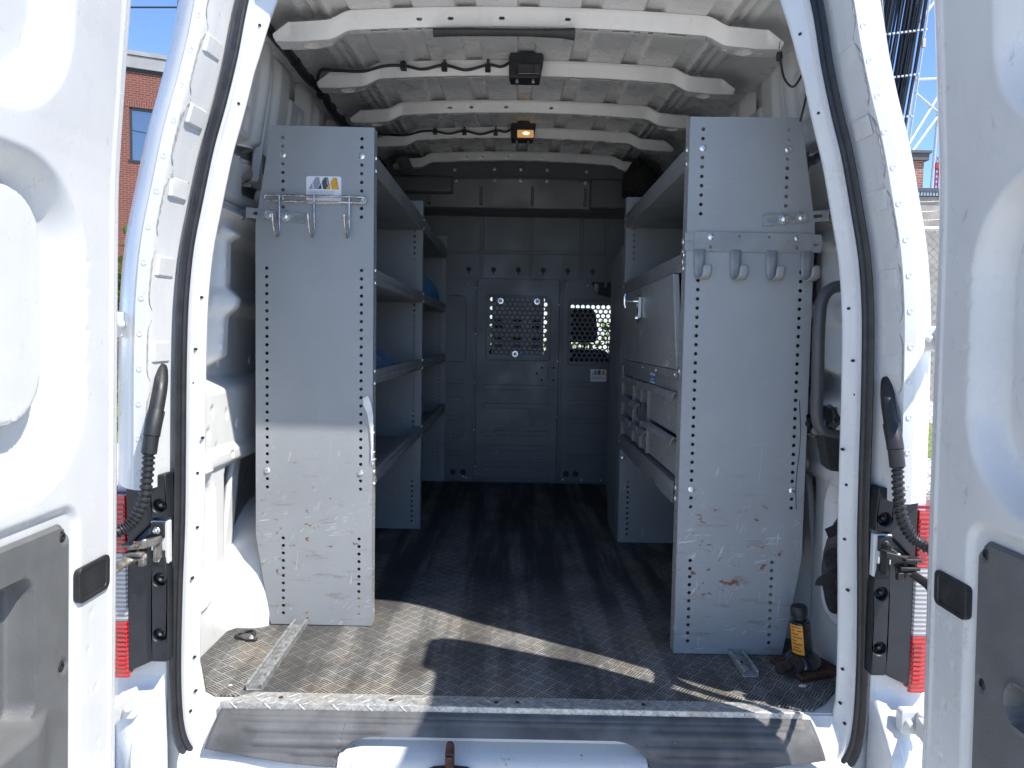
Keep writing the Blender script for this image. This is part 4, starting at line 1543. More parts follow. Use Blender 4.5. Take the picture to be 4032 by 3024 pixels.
# bottom rail under the drawers, dented in the middle
brl = MB()
pts = np.linspace(2.285, 3.50, 26)
brl.loft([[(0.4785 + 0.010 * math.exp(-((y - 2.66) / 0.05) ** 2) * (k in (0, 1)), y, z + (0.010 * math.exp(-((y - 2.66) / 0.06) ** 2) if k < 2 else 0)) for k, z in enumerate((0.450, 0.452, 0.500, 0.5165))] + [(0.50, y, 0.5165), (0.85, y, 0.505)] for y in pts])
brl.build('shelf_rail', M['shelf_in'], ru, smooth=40)
for y, z in ((2.262, 1.255), (2.262, 1.225), (2.262, 1.195), (2.262, 0.865), (2.262, 0.505), (2.262, 0.472), (3.475, 0.505), (3.475, 0.478), (3.475, 1.513), (3.475, 1.485), (3.475, 1.20)):
    b = MB()
    b.lathe([(0.011, 0.0), (0.0095, 0.0025), (0.004, 0.0045)], (0.4788, y, z), 'x', 14, -1)
    b.build('flange_bolt', M['zinc'], ru)
b = MB()
b.lathe([(0.008, 0.0), (0.008, 0.006), (0.005, 0.007), (0.005, 0.016), (0.002, 0.017)], (0.492, 3.451, 0.405), 'y', 8, -1)
b.build('flange_bolt', M['zinc'], ru)

pn_ = MB()
pn_.tube([(0.8345 + 0.004 * math.sin(z * 21) + 0.006 * (0.78 - z), 2.2135, z) for z in np.linspace(0.455, 0.785, 24)], 0.0011, 5)
pn_.build('pen_line', simple('blue_marker_ink', (0.012, 0.014, 0.07), 0.5), ru)

# ---- drawer cabinet fitted in the right shelving
dc = thing('drawer_cabinet', 'grey steel cabinet with a flap door above small drawers, in the right shelving', 'cabinet', (0.66, 2.9, 0.52))
body = MB()
body.box((0.505, 2.29, 0.522), (0.845, 3.445, 0.528))
body.box((0.505, 2.29, 0.796), (0.845, 3.445, 0.802))
body.box((0.505, 2.29, 1.160), (0.845, 3.445, 1.166))
body.box((0.84, 2.29, 0.528), (0.845, 3.445, 1.16))
body.box((0.505, 2.288, 0.528), (0.84, 2.293, 1.16))
body.box((0.505, 3.441, 0.528), (0.84, 3.446, 1.16))
for y in (2.805, 2.955, 3.145):
    body.box((0.482, y - 0.004, 0.528), (0.84, y + 0.004, 0.796))
body.box((0.486, 2.29, 0.797), (0.492, 3.50, 0.838))
body.build('cabinet_body', M['shelf_in'], dc)
dr_ = MB()
tilt = 0.012
dr_.add([(0.479, 3.50, 0.868), (0.479, 2.296, 0.868), (0.479 - tilt, 2.335, 1.166), (0.479 - 0.004, 3.50, 1.166), (0.499, 3.50, 0.868), (0.499, 2.296, 0.868), (0.499 - tilt, 2.335, 1.166), (0.499 - 0.004, 3.50, 1.166)],
         [(0, 1, 2, 3), (4, 7, 6, 5), (0, 4, 5, 1), (1, 5, 6, 2), (2, 6, 7, 3), (3, 7, 4, 0)])
fd = dr_.build('flap_door', M['shelf'], dc, bevel=0.002)
lt = MB().use(M['chrome'])
lt.prism([(2.915, 1.045), (2.945, 1.025), (2.968, 1.045), (2.968, 1.125), (2.955, 1.137), (2.928, 1.137), (2.915, 1.125)], lambda a, b: (0.470, a, b), lambda a, b: (0.458, a, b))
lt.lathe([(0.008, 0.0), (0.006, 0.006), (0.006, 0.045), (0.008, 0.05)], (0.460, 2.942, 1.110), 'x', 12, -1)
lt.tube([(0.412, 2.942, 1.082), (0.408, 2.942, 1.095), (0.407, 2.942, 1.125), (0.411, 2.942, 1.140)], [0.006, 0.0085, 0.0085, 0.006], 12)
lt.lathe([(0.010, 0.0), (0.009, 0.010), (0.004, 0.014)], (0.459, 2.943, 1.045), 'x', 14, -1)
lt.build('door_latch', None, fd, bevel=0.0015)
hs = MB()
hs.box((0.4775, 2.292, 0.840), (0.484, 3.50, 0.866))
hg = hs.build('hinge_strip', M['shelf_in'], dc, bevel=0.001)
for y in (3.47, 3.17, 2.89, 2.62, 2.315):
    b = MB()
    b.lathe([(0.0075, 0.0), (0.006, 0.0025), (0.002, 0.004)], (0.4775, y, 0.852), 'x', 12, -1)
    b.build('hinge_rivet', M['zinc'], hg)
st_ = MB()
st_.box((0.4850, 2.675, 0.801), (0.4856, 2.765, 0.838))
sk = st_.build('sticker', M['l_blue'], dc, smooth=0)
st_ = MB()
st_.box((0.4842, 2.675, 0.801), (0.4848, 2.765, 0.807))
st_.box((0.4842, 2.675, 0.829), (0.4848, 2.765, 0.838))
st_.box((0.4842, 2.69, 0.814), (0.4848, 2.75, 0.817))
st_.build('sticker_stripe', M['label'], sk, smooth=0)


def drawer(y0, y1, z0, z1, big=False):
    mb = MB()
    mb.box((0.492, y0, z0), (0.496, y1, z1 - 0.012))
    mb.box((0.496, y0, z0), (0.82, y0 + 0.002, z1 - 0.03))
    mb.box((0.496, y1 - 0.002, z0), (0.82, y1, z1 - 0.03))
    mb.box((0.496, y0, z0), (0.82, y1, z0 + 0.002))
    o = mb.build('drawer', M['shelf'], dc, smooth=0)
    h = MB()
    x = 0.492
    sec = [(x + 0.002, z1 - 0.012), (x - 0.004, z1 - 0.004), (x - 0.012, z1), (x - 0.018, z1 - 0.003), (x - 0.023, z1 - 0.012), (x - 0.025, z1 - 0.024), (x - 0.0235, z1 - 0.024), (x - 0.021, z1 - 0.0125), (x - 0.016, z1 - 0.006), (x - 0.012, z1 - 0.003), (x - 0.002, z1 - 0.008), (x + 0.004, z1 - 0.015)]
    h.loft([[(a, y, b) for a, b in sec] for y in (y0, y1)], closed=True)
    h.add([(a, y0, b) for a, b in sec], [tuple(range(12))])
    h.add([(a, y1, b) for a, b in sec], [tuple(range(11, -1, -1))])
    h.build('drawer_pull', M['rack_grey'], o, smooth=40)
    return o
for y0, y1 in ((3.152, 3.435), (2.962, 3.138), (2.812, 2.948)):
    for z1 in (0.794, 0.702, 0.610):
        drawer(y0, y1, z1 - 0.088 + 0.006, z1)
drawer(2.30, 2.798, 0.662, 0.797, True)
drawer(2.30, 2.798, 0.531, 0.656, True)
lb = MB()
lb.box((0.455, 2.788, 0.652), (0.475, 2.806, 0.722))
lb.box((0.462, 2.800, 0.690), (0.472, 2.85, 0.697))
lb.box((0.445, 2.79, 0.668), (0.46, 2.804, 0.705))
lb.build('drawer_latch', M['black'], dc, bevel=0.002)
lk = MB()
lk.lathe([(0.011, 0.0), (0.010, 0.004), (0.006, 0.005)], (0.491, 2.825, 0.590), 'x', 16, -1)
lk.build('drawer_lock', M['zinc'], dc)

# ---- blue bins on the left shelves
def bin_(x, y, z, w, l, h, label, cat='bin'):
    mb = MB()
    prof = [(y, z), (y + l, z), (y + l, z + h * 0.62), (y + l * 0.86, z + h * 0.80), (y + l * 0.62, z + h * 0.95), (y + l * 0.30, z + h), (y, z + h)]
    mb.yz(prof, x, x - 0.006)
    mb.yz(prof, x - w, x - w + 0.006)
    mb.box((x - w, y, z), (x, y + 0.006, z + h))
    mb.box((x - w, y + l - 0.006, z), (x, y + l, z + h * 0.62))
    mb.box((x - w, y, z), (x, y + l, z + 0.006))
    mb.box((x - 0.0, y + l * 0.45, z), (x + 0.004, y + l * 0.47, z + h * 0.92))
    mb.box((x - 0.0, y + l - 0.02, z), (x + 0.006, y + l - 0.008, z + h * 0.60))
    o = mb.build('parts_bin', M['blue'], bevel=0.002)
    tag(o, label, cat)
bin_(-0.497, 3.715, 1.1245, 0.30, 0.90, 0.150, 'bright blue open plastic parts bin on the far left shelf')

# ---- hook racks and braces on the two end panels
hr = thing('hook_rack', 'chrome wire rack with three coat hooks across the left end panel', 'hook rack', (-0.66, 2.372, 1.385))
lp = []
for k in range(13):
    a = math.pi / 2 + math.pi * k / 12
    lp.append((-0.814 + 0.009 * math.cos(a), 2.3705, 1.3865 + 0.009 * math.sin(a)))
for k in range(13):
    a = -math.pi / 2 + math.pi * k / 12
    lp.append((-0.510 + 0.009 * math.cos(a), 2.3705, 1.3835 + 0.009 * math.sin(a)))
lp.append(lp[0])
b = MB()
b.tube(lp, 0.0032, 8, cap=False)
b.build('wire_loop', M['wire'], hr, smooth=60)
for x in (-0.775, -0.665, -0.554):
    b = MB()
    zt = 1.395
    b.tube(smooth_path([(x, 2.366, zt), (x, 2.366, 1.33), (x + 0.001, 2.366, 1.290), (x, 2.357, 1.268), (x, 2.340, 1.262), (x, 2.318, 1.275), (x, 2.302, 1.305), (x, 2.296, 1.325)], 5),
           [0.0031] * 28 + [0.0034, 0.0038, 0.0042, 0.0045, 0.0045, 0.0045, 0.0042, 0.0038], 9)
    b.build('hook', M['wire'], hr, smooth=60)
for x, z in ((-0.770, 1.384), (-0.512, 1.3835)):
    b = MB()
    b.lathe([(0.0085, 0.0), (0.0085, 0.004), (0.005, 0.0065)], (x, 2.3765, z), 'y', 6, -1)
    b.lathe([(0.003, -0.007), (0.003, 0.002)], (x, 2.377, z), 'y', 8)
    b.build('rack_bolt', M['zinc'], hr)

hk = thing('hook_rack', 'grey sheet steel plate with four curled hooks across the right end panel', 'hook rack', (0.67, 2.226, 1.25))
b = MB()
b.xz(rrect_poly(0.500, 0.846, 1.222, 1.2785, 0.002), 2.2070, 2.2095)
b.xz(rrect_poly(0.474, 0.876, 1.2235, 1.2765, 0.002), 2.2100, 2.2125)
pl_ = b.build('rack_plate', M['rack_grey'], hk, smooth=0)
c = MB()
for x, z, w, h_ in ((0.486, 1.250, 0.007, 0.004), (0.861, 1.247, 0.007, 0.004), (0.548, 1.235, 0.004, 0.005), (0.803, 1.236, 0.0035, 0.005), (0.632, 1.267, 0.004, 0.004), (0.720, 1.267, 0.004, 0.004)):
    c.xz(rrect_poly(x - w, x + w, z - h_, z + h_, min(w, h_) * 0.98), 2.18, 2.23)
cut(pl_, c, 0)
for x in (0.518, 0.624, 0.730, 0.832):
    sec = []
    yk = 2.2083
    pth = [(yk, 1.228), (yk, 1.19), (yk, 1.160)]
    for k in range(1, 10):
        a = math.pi * k / 10
        pth.append((yk - 0.025 + 0.025 * math.cos(a), 1.160 - 0.022 * math.sin(a)))
    pth += [(yk - 0.051, 1.164), (yk - 0.053, 1.174), (yk - 0.0535, 1.180)]
    n_ = len(pth)
    for i, (y, z) in enumerate(pth):
        w = 0.0135 if i > 1 else 0.0160
        if i == n_ - 1:
            w = 0.006
        elif i == n_ - 2:
            w = 0.0125
        xo = x + 0.012 * max(0, min(1, (i - 3) / 8))
        sec.append([(xo - w, y, z), (xo - w * 0.3, y, z), (xo + w * 0.3, y, z), (xo + w, y, z)])
    b = MB()
    b.loft(sec)
    o = b.build('hook', M['rack_grey'], hk, smooth=60)
    md = o.modifiers.new('t', 'SOLIDIFY')
    md.thickness = 0.0028
for x in (0.548, 0.803):
    b = MB()
    b.lathe([(0.0095, 0.0), (0.0085, 0.0025), (0.004, 0.0045)], (x, 2.2068, 1.264), 'y', 14, -1)
    b.box((x - 0.005, 2.2013, 1.2630), (x + 0.005, 2.2025, 1.2650))
    b.build('rack_bolt', M['zinc'], hk)


def brace(pts, y, label, holes, bolts, bend):
    b = MB()
    (xa, za), (xb, zb) = pts
    d = Vector((xb - xa, 0, zb - za)).normalized()
    n = Vector((-d.z, 0, d.x))
    L = math.hypot(xb - xa, zb - za)
    P = lambda u, v, yy: tuple(Vector((xa, yy, za)) + d * u + n * v)
    b.prism([(0, -0.016), (L, -0.016), (L, 0.016), (0, 0.016)], lambda u, v: P(u, v, y), lambda u, v: P(u, v, y + 0.003))
    o = b.build('strap_brace', M['rack_grey'], None, smooth=0)
    c = MB()
    for h0, h1 in holes:
        c.prism(rrect_poly(h0, h1, -0.005, 0.005, min(0.0048, (h1 - h0) * 0.48)), lambda u, v: P(u, v, y - 0.01), lambda u, v: P(u, v, y + 0.01))
    cut(o, c, 0)
    # the end turned back to the wall track
    e = MB()
    s = bend
    x0, z0 = (xa, za) if bend < 0 else (xb, zb)
    e.add([(x0, y, z0 - 0.016), (x0, y, z0 + 0.016), (x0 + s * 0.03, y + 0.055, z0 + 0.016), (x0 + s * 0.03, y + 0.055, z0 - 0.016), (x0 + s * 0.075, y + 0.075, z0 + 0.016), (x0 + s * 0.075, y + 0.075, z0 - 0.016)], [(0, 1, 2, 3), (3, 2, 4, 5)])
    eo = e.build('strap_end', M['rack_grey'], o, smooth=0)
    md = eo.modifiers.new('t', 'SOLIDIFY')
    md.thickness = 0.003
    for u in bolts:
        q = MB()
        c0 = P(u, 0, y)
        q.lathe([(0.0165, 0.0), (0.0165, 0.0015), (0.013, 0.002)], c0, 'y', 18, -1)
        q.lathe([(0.0095, 0.002), (0.0095, 0.008), (0.006, 0.0095)], c0, 'y', 6, -1)
        q.build('brace_bolt', M['zinc'], o)
    tag(o, label, 'brace', 'slotted braces from shelving to wall')
brace(((-0.880, 1.340), (-0.697, 1.324)), 2.3785, 'slotted strap brace behind the wire hooks, tying the left panel to the wall', [(0.018, 0.044), (0.092, 0.098), (0.148, 0.172)], [0.070, 0.120], -1)
brace(((0.700, 1.314), (0.890, 1.333)), 2.2095, 'slotted strap brace above the sheet steel hooks, tying the right panel to the wall', [(0.015, 0.042), (0.083, 0.092), (0.148, 0.176)], [0.064, 0.115], 1)

# ================================================================== PARTITION
pt = thing('partition', 'dark grey steel bulkhead partition with a perforated window door behind the shelving', 'partition', (0, 4.9, 0))
YB = 4.90
hp = MB()
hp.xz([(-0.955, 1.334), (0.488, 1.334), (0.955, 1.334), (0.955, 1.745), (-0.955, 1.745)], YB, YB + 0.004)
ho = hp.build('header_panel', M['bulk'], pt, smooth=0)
c = MB()
for k in range(6):
    x = -0.335 + 0.1628 * k
    arc = [(x + 0.0165 * math.sin(a), 1.404 - 0.0165 * math.cos(a)) for a in np.linspace(0.25, 2 * math.pi - 0.25, 18)]
    c.xz(arc + [(x - 0.004, 1.374), (x + 0.004, 1.374)], YB - 0.02, YB + 0.02)
cut(ho, c, 0)
kh = MB()
for k in range(6):
    x = -0.335 + 0.1628 * k
    kh.lathe([(0.028, 0.0), (0.028, 0.05)], (x, YB + 0.014, 1.396), 'y', 14)  # added black discs that keep cab light out of the keyholes
kh.build('keyhole_blackout', M['void'], pt)
ur = np.linspace(-0.955, 0.955, 120)
prof = [(YB + 0.002, 1.743), (YB - 0.01, 1.752), (YB - 0.09, 1.760), (YB - 0.165, 1.766), (YB - 0.178, 1.775), (YB - 0.180, 1.80)] + [(YB - 0.180 - 0.004 * k, 1.80 + 0.02 * k) for k in range(1, 8)] + [(YB - 0.212, 1.952), (YB - 0.218, 1.958), (YB - 0.230, 1.98), (YB - 0.262, 2.03), (YB - 0.300, 2.09)]
Yg = np.array([[p[0] for p in prof]] * len(ur))
Zg = np.array([[p[1] for p in prof]] * len(ur))
Xg = np.array([[x] * len(prof) for x in ur])
Zg = Zg - np.where(Zg > 1.95, 0.045 * (np.abs(Xg) / 0.9) ** 2.2, 0)
up_ = MB().grid(np.stack([Xg, Yg, Zg], -1))
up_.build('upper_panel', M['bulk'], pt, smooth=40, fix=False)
tf = MB()
tf.box((-0.95, YB - 0.12, 1.93), (0.95, YB - 0.11, 2.17))  # added behind the upper panel to block light leaking in at the roof
tf.build('top_filler', M['bulk'], pt, smooth=0)
em = MB()
for x in (-0.577, -0.252, 0.070, 0.402):
    em.box((x - 0.010, YB - 0.007, 1.353), (x + 0.010, YB - 0.0002, 1.742))
    em.box((x - 0.009, YB - 0.205, 1.79), (x + 0.009, YB - 0.172, 1.90))
em.box((0.555, YB - 0.007, 1.30), (0.575, YB - 0.0002, 1.742))
em.box((-0.95, YB - 0.0075, 1.507), (0.95, YB - 0.0003, 1.526))
em.build('panel_rib', M['bulk'], pt, bevel=0.004)
bx = MB()
bx.box((-0.95, YB - 0.255, 1.850), (-0.425, YB - 0.15, 1.952))
bx.box((0.425, YB - 0.235, 1.772), (0.95, YB - 0.10, 1.955))
bx.build('corner_box', M['bulk'], pt, bevel=0.015)
for x, lo_ in ((-0.410, 1), (-0.167, 1), (-0.006, 1), (0.157, 1), (0.398, 1)):
    for z, y in ((1.938, YB - 0.209), (1.990, YB - 0.285)):
        b = MB()
        zz_ = z - 0.045 * (abs(x) / 0.9) ** 2.2
        b.lathe([(0.011, 0.0), (0.011, 0.002), (0.0085, 0.0025), (0.006, 0.001), (0.005, 0.003), (0.002, 0.004)], (x, y - 0.002, zz_), 'y', 12, -1)
        b.build('panel_bolt', M['galv'], pt)


def holes(poly_rect, x0, z0, nx, nz, y, back=None, dia=0.0132):
    c = MB()
    for j in range(nz):
        for i in range(nx):
            x = x0 + 0.0335 * i + (0.01675 if j % 2 else 0)
            z = z0 + 0.029 * j
            if poly_rect[0] + dia < x < poly_rect[1] - dia and poly_rect[2] + dia < z < poly_rect[3] - dia:
                c.xz(circle_poly(x, z, dia, 12), y - 0.02, y + 0.02)
    return c


def rib(mb, x0, x1, z, h=0.032, y=YB - 0.0125):
    mb.xz(rrect_poly(x0, x1, z - h / 2, z + h / 2, h * 0.45), y - 0.006, y + 0.0005)
# side wings
for s in (-1, 1):
    w = MB()
    if s < 0:
        w.xz([(-0.955, 0.003), (-0.300, 0.003), (-0.290, 0.012), (-0.290, 1.325), (-0.302, 1.343), (-0.955, 1.343)], YB - 0.010, YB - 0.004)
    else:
        w.xz([(0.955, 0.003), (0.300, 0.003), (0.290, 0.012), (0.290, 1.325), (0.302, 1.343), (0.452, 1.343), (0.472, 1.334), (0.486, 1.30), (0.500, 1.262), (0.53, 1.248), (0.62, 1.232), (0.955, 1.16)], YB - 0.010, YB - 0.004)
    wo = w.build('wing_panel', M['bulk'], pt, smooth=0, bevel=0.002)
    c = MB()
    for x in ((-0.422, -0.354) if s < 0 else (0.332, 0.397)):
        c.xz(circle_poly(x, 0.060, 0.019, 18), YB - 0.05, YB + 0.05)
    if s > 0:
        h_ = holes((0.325, 0.80, 0.80, 1.20), 0.352, 0.822, 15, 13, YB)
        c.v, c.f, c.mi = c.v + h_.v, c.f + [tuple(i + len(c.v) for i in f) for f in h_.f], c.mi + h_.mi
    cut(wo, c, 0)
    gm = MB()
    for x in ((-0.422, -0.354) if s < 0 else (0.332, 0.397)):
        gm.lathe([(0.026, 0.0), (0.026, 0.03)], (x, YB + 0.006, 0.060), 'y', 16)  # added black disc behind each hole to keep it dark
    gm.build('hole_backing', M['void'], wo)
    rb = MB()
    for z in (0.667, 0.548, 0.426, 0.306, 0.187):
        if s < 0:
            rib(rb, -0.90, -0.356, z, 0.03, YB - 0.0105)
        else:
            rib(rb, 0.330, 0.90, z - 0.008, 0.03, YB - 0.0105)
    if s < 0:
        fr_ = [rrect_poly(-0.80, -0.345, 0.793, 1.232, 0.03, 5), rrect_poly(-0.794, -0.351, 0.799, 1.226, 0.026, 5)]
    else:
        fr_ = [rrect_poly(0.325, 0.86, 0.783, 1.215, 0.03, 5), rrect_poly(0.331, 0.854, 0.789, 1.209, 0.026, 5)]
    n_ = len(fr_[0])
    rb.add([(a, YB - 0.0105, b) for a, b in fr_[0]] + [(a, YB - 0.0155, b) for a, b in fr_[0]] + [(a, YB - 0.0155, b) for a, b in fr_[1]] + [(a, YB - 0.0105, b) for a, b in fr_[1]],
           [(k * n_ + i, k * n_ + (i + 1) % n_, (k + 1) * n_ + (i + 1) % n_, (k + 1) * n_ + i) for k in range(3) for i in range(n_)])
    rb.build('panel_rib', M['bulk'], wo, bevel=0.002)
    for x, z in (((-0.335, 1.305), (-0.335, 0.025), (-0.354, 0.030)) if s < 0 else ((0.315, 1.31), (0.447, 1.308), (0.31, 0.022), (0.437, 0.022), (0.565, 0.022))):
        b = MB()
        b.lathe([(0.0065, 0), (0.006, 0.003), (0.002, 0.005)], (x, YB - 0.0105, z), 'y', 10, -1)
        b.build('panel_bolt', M['zinc'], wo)
sticker(pt, 0.479, 0.680, 0.105, 0.082, YB - 0.0108)
# the door
dpan = MB()
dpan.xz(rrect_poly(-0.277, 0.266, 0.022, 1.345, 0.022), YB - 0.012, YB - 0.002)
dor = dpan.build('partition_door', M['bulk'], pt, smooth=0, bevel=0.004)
c = holes((-0.208, 0.203, 0.82, 1.23), -0.195, 0.833, 13, 15, YB)
cut(dor, c, 0)
rb = MB()
for z in (0.632, 0.508, 0.327, 0.229, 0.119):
    rib(rb, -0.228, 0.210, z, 0.034)
fr_ = [rrect_poly(-0.217, 0.210, 0.808, 1.238, 0.024, 5), rrect_poly(-0.211, 0.204, 0.814, 1.232, 0.02, 5)]
n_ = len(fr_[0])
rb.add([(a, YB - 0.0125, b) for a, b in fr_[0]] + [(a, YB - 0.0175, b) for a, b in fr_[0]] + [(a, YB - 0.0175, b) for a, b in fr_[1]] + [(a, YB - 0.0125, b) for a, b in fr_[1]],
       [(k * n_ + i, k * n_ + (i + 1) % n_, (k + 1) * n_ + (i + 1) % n_, (k + 1) * n_ + i) for k in range(3) for i in range(n_)])
rb.build('panel_rib', M['bulk'], dor, bevel=0.002)
bp = MB()
bp.xz(rrect_poly(-0.178, 0.165, 0.800, 1.245, 0.006), YB + 0.02, YB + 0.022)
bpo = bp.build('sliding_shutter', M['shelf_in'], dor, smooth=0)
c = MB()
for xx in (-0.135, -0.01, 0.115):
    for z in (1.075, 1.03, 0.955, 0.905, 0.842):
        c.xz(rrect_poly(xx - 0.028, xx + 0.028, z - 0.010, z + 0.010, 0.009), YB, YB + 0.05)
cut(bpo, c, 0)
bk_ = MB()
bk_.xz(rrect_poly(-0.172, 0.159, 0.802, 1.24, 0.006), YB + 0.055, YB + 0.06)  # added black plate so no light comes through the shutter slots
bk_.build('slot_blackout', M['void'], dor, smooth=0)
for x, z in ((-0.122, 1.199), (0.118, 1.199), (-0.021, 0.853)):
    b = MB()
    b.lathe([(0.021, 0.0), (0.020, 0.003), (0.010, 0.004), (0.007, 0.002), (0.004, 0.004)], (x, YB - 0.014, z), 'y', 18, -1)
    b.build('shutter_knob', M['zinc'], dor)
lt = MB()
lt.xz(rrect_poly(0.142, 0.250, 0.683, 0.765, 0.02), YB - 0.0140, YB - 0.0118)
lp_ = lt.build('latch_plate', M['bulk'], dor, bevel=0.001)
lt = MB()
lt.box((0.1965, YB - 0.0152, 0.687), (0.1995, YB - 0.0138, 0.762))
for x, z in ((0.158, 0.765), (0.235, 0.765), (0.158, 0.683), (0.235, 0.683), (0.125, 0.728)):
    lt.lathe([(0.008, 0), (0.008, 0.001)], (x, YB - 0.0145, z), 'y', 10, -1)
lt.build('latch_hole', M['void'], lp_, smooth=0)
fm = MB()
fm.box((-0.295, YB - 0.0038, 0.0), (-0.270, YB - 0.0005, 1.352))
fm.box((0.26, YB - 0.0038, 0.0), (0.296, YB - 0.0005, 1.352))
fm.box((-0.29, YB - 0.0015, -0.003), (0.29, YB + 0.001, 0.03))
fm.box((0.268, YB - 0.022, 0.02), (0.280, YB - 0.002, 1.33))
fm.box((-0.955, YB - 0.03, -0.003), (0.955, YB - 0.002, 0.0025))
fm.build('door_jamb', M['bulk'], pt, bevel=0.002)
for x, z in ((-0.283, 1.28), (-0.283, 0.98), (-0.283, 0.66), (-0.283, 0.345), (-0.275, 0.10), (0.262, 1.18), (0.262, 0.81), (0.262, 0.44), (0.262, 0.09)):
    b = MB()
    b.lathe([(0.006, 0), (0.005, 0.004), (0.002, 0.006)], (x, YB - 0.012, z), 'y', 10, -1)
    b.build('panel_bolt', M['zinc'], dor)
ch = MB()
ch.box((0.44, YB + 0.03, 1.215), (0.955, YB + 0.036, 1.40))  # added black sheet that darkens the gap above the right wing
ch.build('gap_filler', M['void'], pt)
ch = MB()
ch.tube([(0.508, YB - 0.002, 1.262), (0.512, YB + 0.02, 1.32)], 0.018, 12)
ch.build('bracket_tube', M['galv'], pt)

# ================================================================== LAMPS IN THE ROOF
def roof_lamp(y, z, lit, label):
    t = thing('work_lamp', label, 'lamp', (0, y, z), 'black work lamps on the roof bows')
    b = MB()
    b.xz([(-0.062, 0.0 + z - 0.035), (-0.055, z - 0.052), (0.050, z - 0.052), (0.062, z + 0.02), (0.056, z + 0.036), (-0.056, z + 0.036), (-0.062, z + 0.02)], y - 0.045, y + 0.035)
    b.box((-0.058, y - 0.05, z - 0.006), (0.058, y - 0.043, z + 0.001))
    b.build('lamp_body', M['black'], t, bevel=0.004)
    b = MB()
    b.xz(rrect_poly(-0.030, 0.052, z - 0.044, z - 0.008, 0.004), y - 0.058, y - 0.044)
    lo_ = b.build('lamp_lens', M['lit'] if lit else simple('smoked_lens', (0.02, 0.02, 0.025), 0.08, coat=1.0), t, bevel=0.003)
    if lit:
        b = MB()
        b.lathe([(0.002, -0.016), (0.005, -0.008), (0.006, 0), (0.005, 0.008), (0.002, 0.016)], (0.014, y - 0.060, z - 0.025), 'x', 10)
        b.build('lamp_bulb', M['bulb'], lo_)
    b = MB()
    b.lathe([(0.009, 0.034), (0.009, 0.044), (0.007, 0.05)], (0.045, y, z), 'z', 12)
    b.box((-0.052, y - 0.052, z - 0.036), (-0.036, y - 0.044, z - 0.018))
    b.build('lamp_switch', M['rubber'], t)
    for x in (-0.032, 0.026):
        b = MB()
        b.lathe([(0.0055, -0.066), (0.0055, -0.058), (0.003, -0.057), (0.003, -0.05)], (x, y - 0.03, z), 'z', 8)
        b.build('lamp_screw', M['zinc'], t)
    return t
roof_lamp(2.755, 1.938, False, 'black work lamp on the second roof bow, unlit')
roof_lamp(3.825, 2.003, True, 'black work lamp on the fourth roof bow, its lens glowing amber')

# ================================================================== LOOSE THINGS
jk = thing('bottle_jack', 'black bottle jack with an orange label on a rusty base plate by the right panel', 'jack', (0.835, 2.13, 0.0))
ax = Vector((-0.115, 0.0, 1.0)).normalized()
jb = Vector((0.838, 2.12, 0.02))
b = MB()
rot = Matrix.Rotation(R(38), 3, 'Z')
b.box((0.775, 2.055, 0.001), (0.925, 2.195, 0.018), Matrix.Rotation(R(20), 3, 'Z'), (0.848, 2.125, 0.01))
b.build('jack_base', M['rust'], jk, bevel=0.004)
b = MB()
def along(t, r):
    return tuple(jb + ax * t)
b.tube([along(t, 0) for t in (-0.004, 0.004, 0.022, 0.034)], [0.052, 0.052, 0.047, 0.034], 22)
b.tube([along(t, 0) for t in (0.03, 0.032, 0.128, 0.134)], [0.029, 0.0305, 0.0295, 0.022], 22)
b.build('jack_body', simple('black_jack_paint', (0.014, 0.014, 0.016), 0.22, 0, 0.4, 30, 0.1, 60, 0.5), jk, smooth=50)
b = MB()
b.tube([along(t, 0) for t in (0.130, 0.143, 0.145, 0.150, 0.168, 0.174)], [0.018, 0.018, 0.0225, 0.024, 0.024, 0.020], 20)
b.build('jack_ram', M['black'], jk, smooth=40)
b = MB()
b.tube([(0.805, 2.095, 0.040), (0.775, 2.07, 0.034), (0.745, 2.05, 0.032)], [0.017, 0.015, 0.017], 14)
b.tube([(0.81, 2.09, 0.030), (0.785, 2.068, 0.028)], 0.024, 12)
b.build('jack_pump', simple('worn_black_paint', (0.028, 0.024, 0.022), 0.5, 0, 0.5, 60), jk, smooth=40)
lab = MB()
P0 = []
for t in np.linspace(0.037, 0.123, 6):
    row = []
    c0 = jb + ax * t
    for a in np.linspace(R(192), R(262), 9):
        row.append(tuple(c0 + Vector((math.cos(a), math.sin(a), 0)) * 0.0314))
    P0.append(row)
lab.loft(P0)
jl = lab.build('jack_label', M['orange'], jk, smooth=60)
tx = MB()
for t, a0, a1 in ((0.115, 200, 250), (0.105, 200, 222), (0.105, 230, 255), (0.095, 200, 240), (0.085, 205, 255), (0.075, 200, 228), (0.065, 200, 252), (0.055, 206, 240), (0.046, 200, 250)):
    c0 = jb + ax * t
    c1 = jb + ax * (t + 0.0035)
    tx.loft([[tuple(c + Vector((math.cos(R(a)), math.sin(R(a)), 0)) * 0.0318) for a in np.linspace(a0, a1, 6)] for c in (c0, c1)])
tx.build('label_print', M['l_dark'], jl, smooth=60)

tr_ = MB()
pts = [(-0.858 + 0.028 * math.cos(a), 2.285 + 0.030 * math.sin(a), 0.006 + 0.004 * math.sin(a * 2)) for a in np.linspace(0, 2 * math.pi, 25)]
tr_.use(M['rubber']).tube(pts, 0.0045, 8, cap=False)
tr_.box((-0.845, 2.245, 0.001), (-0.812, 2.265, 0.007))
tr_.use(M['zinc']).lathe([(0.0085, 0.006), (0.0085, 0.010), (0.005, 0.0115), (0.004, 0.016)], (-0.828, 2.255, 0), 'z', 6)
o = tr_.build('tie_down_ring', None, None, bevel=0.001)
tag(o, 'small dark tie-down ring bolted to the floor in the left rear corner', 'tie-down')

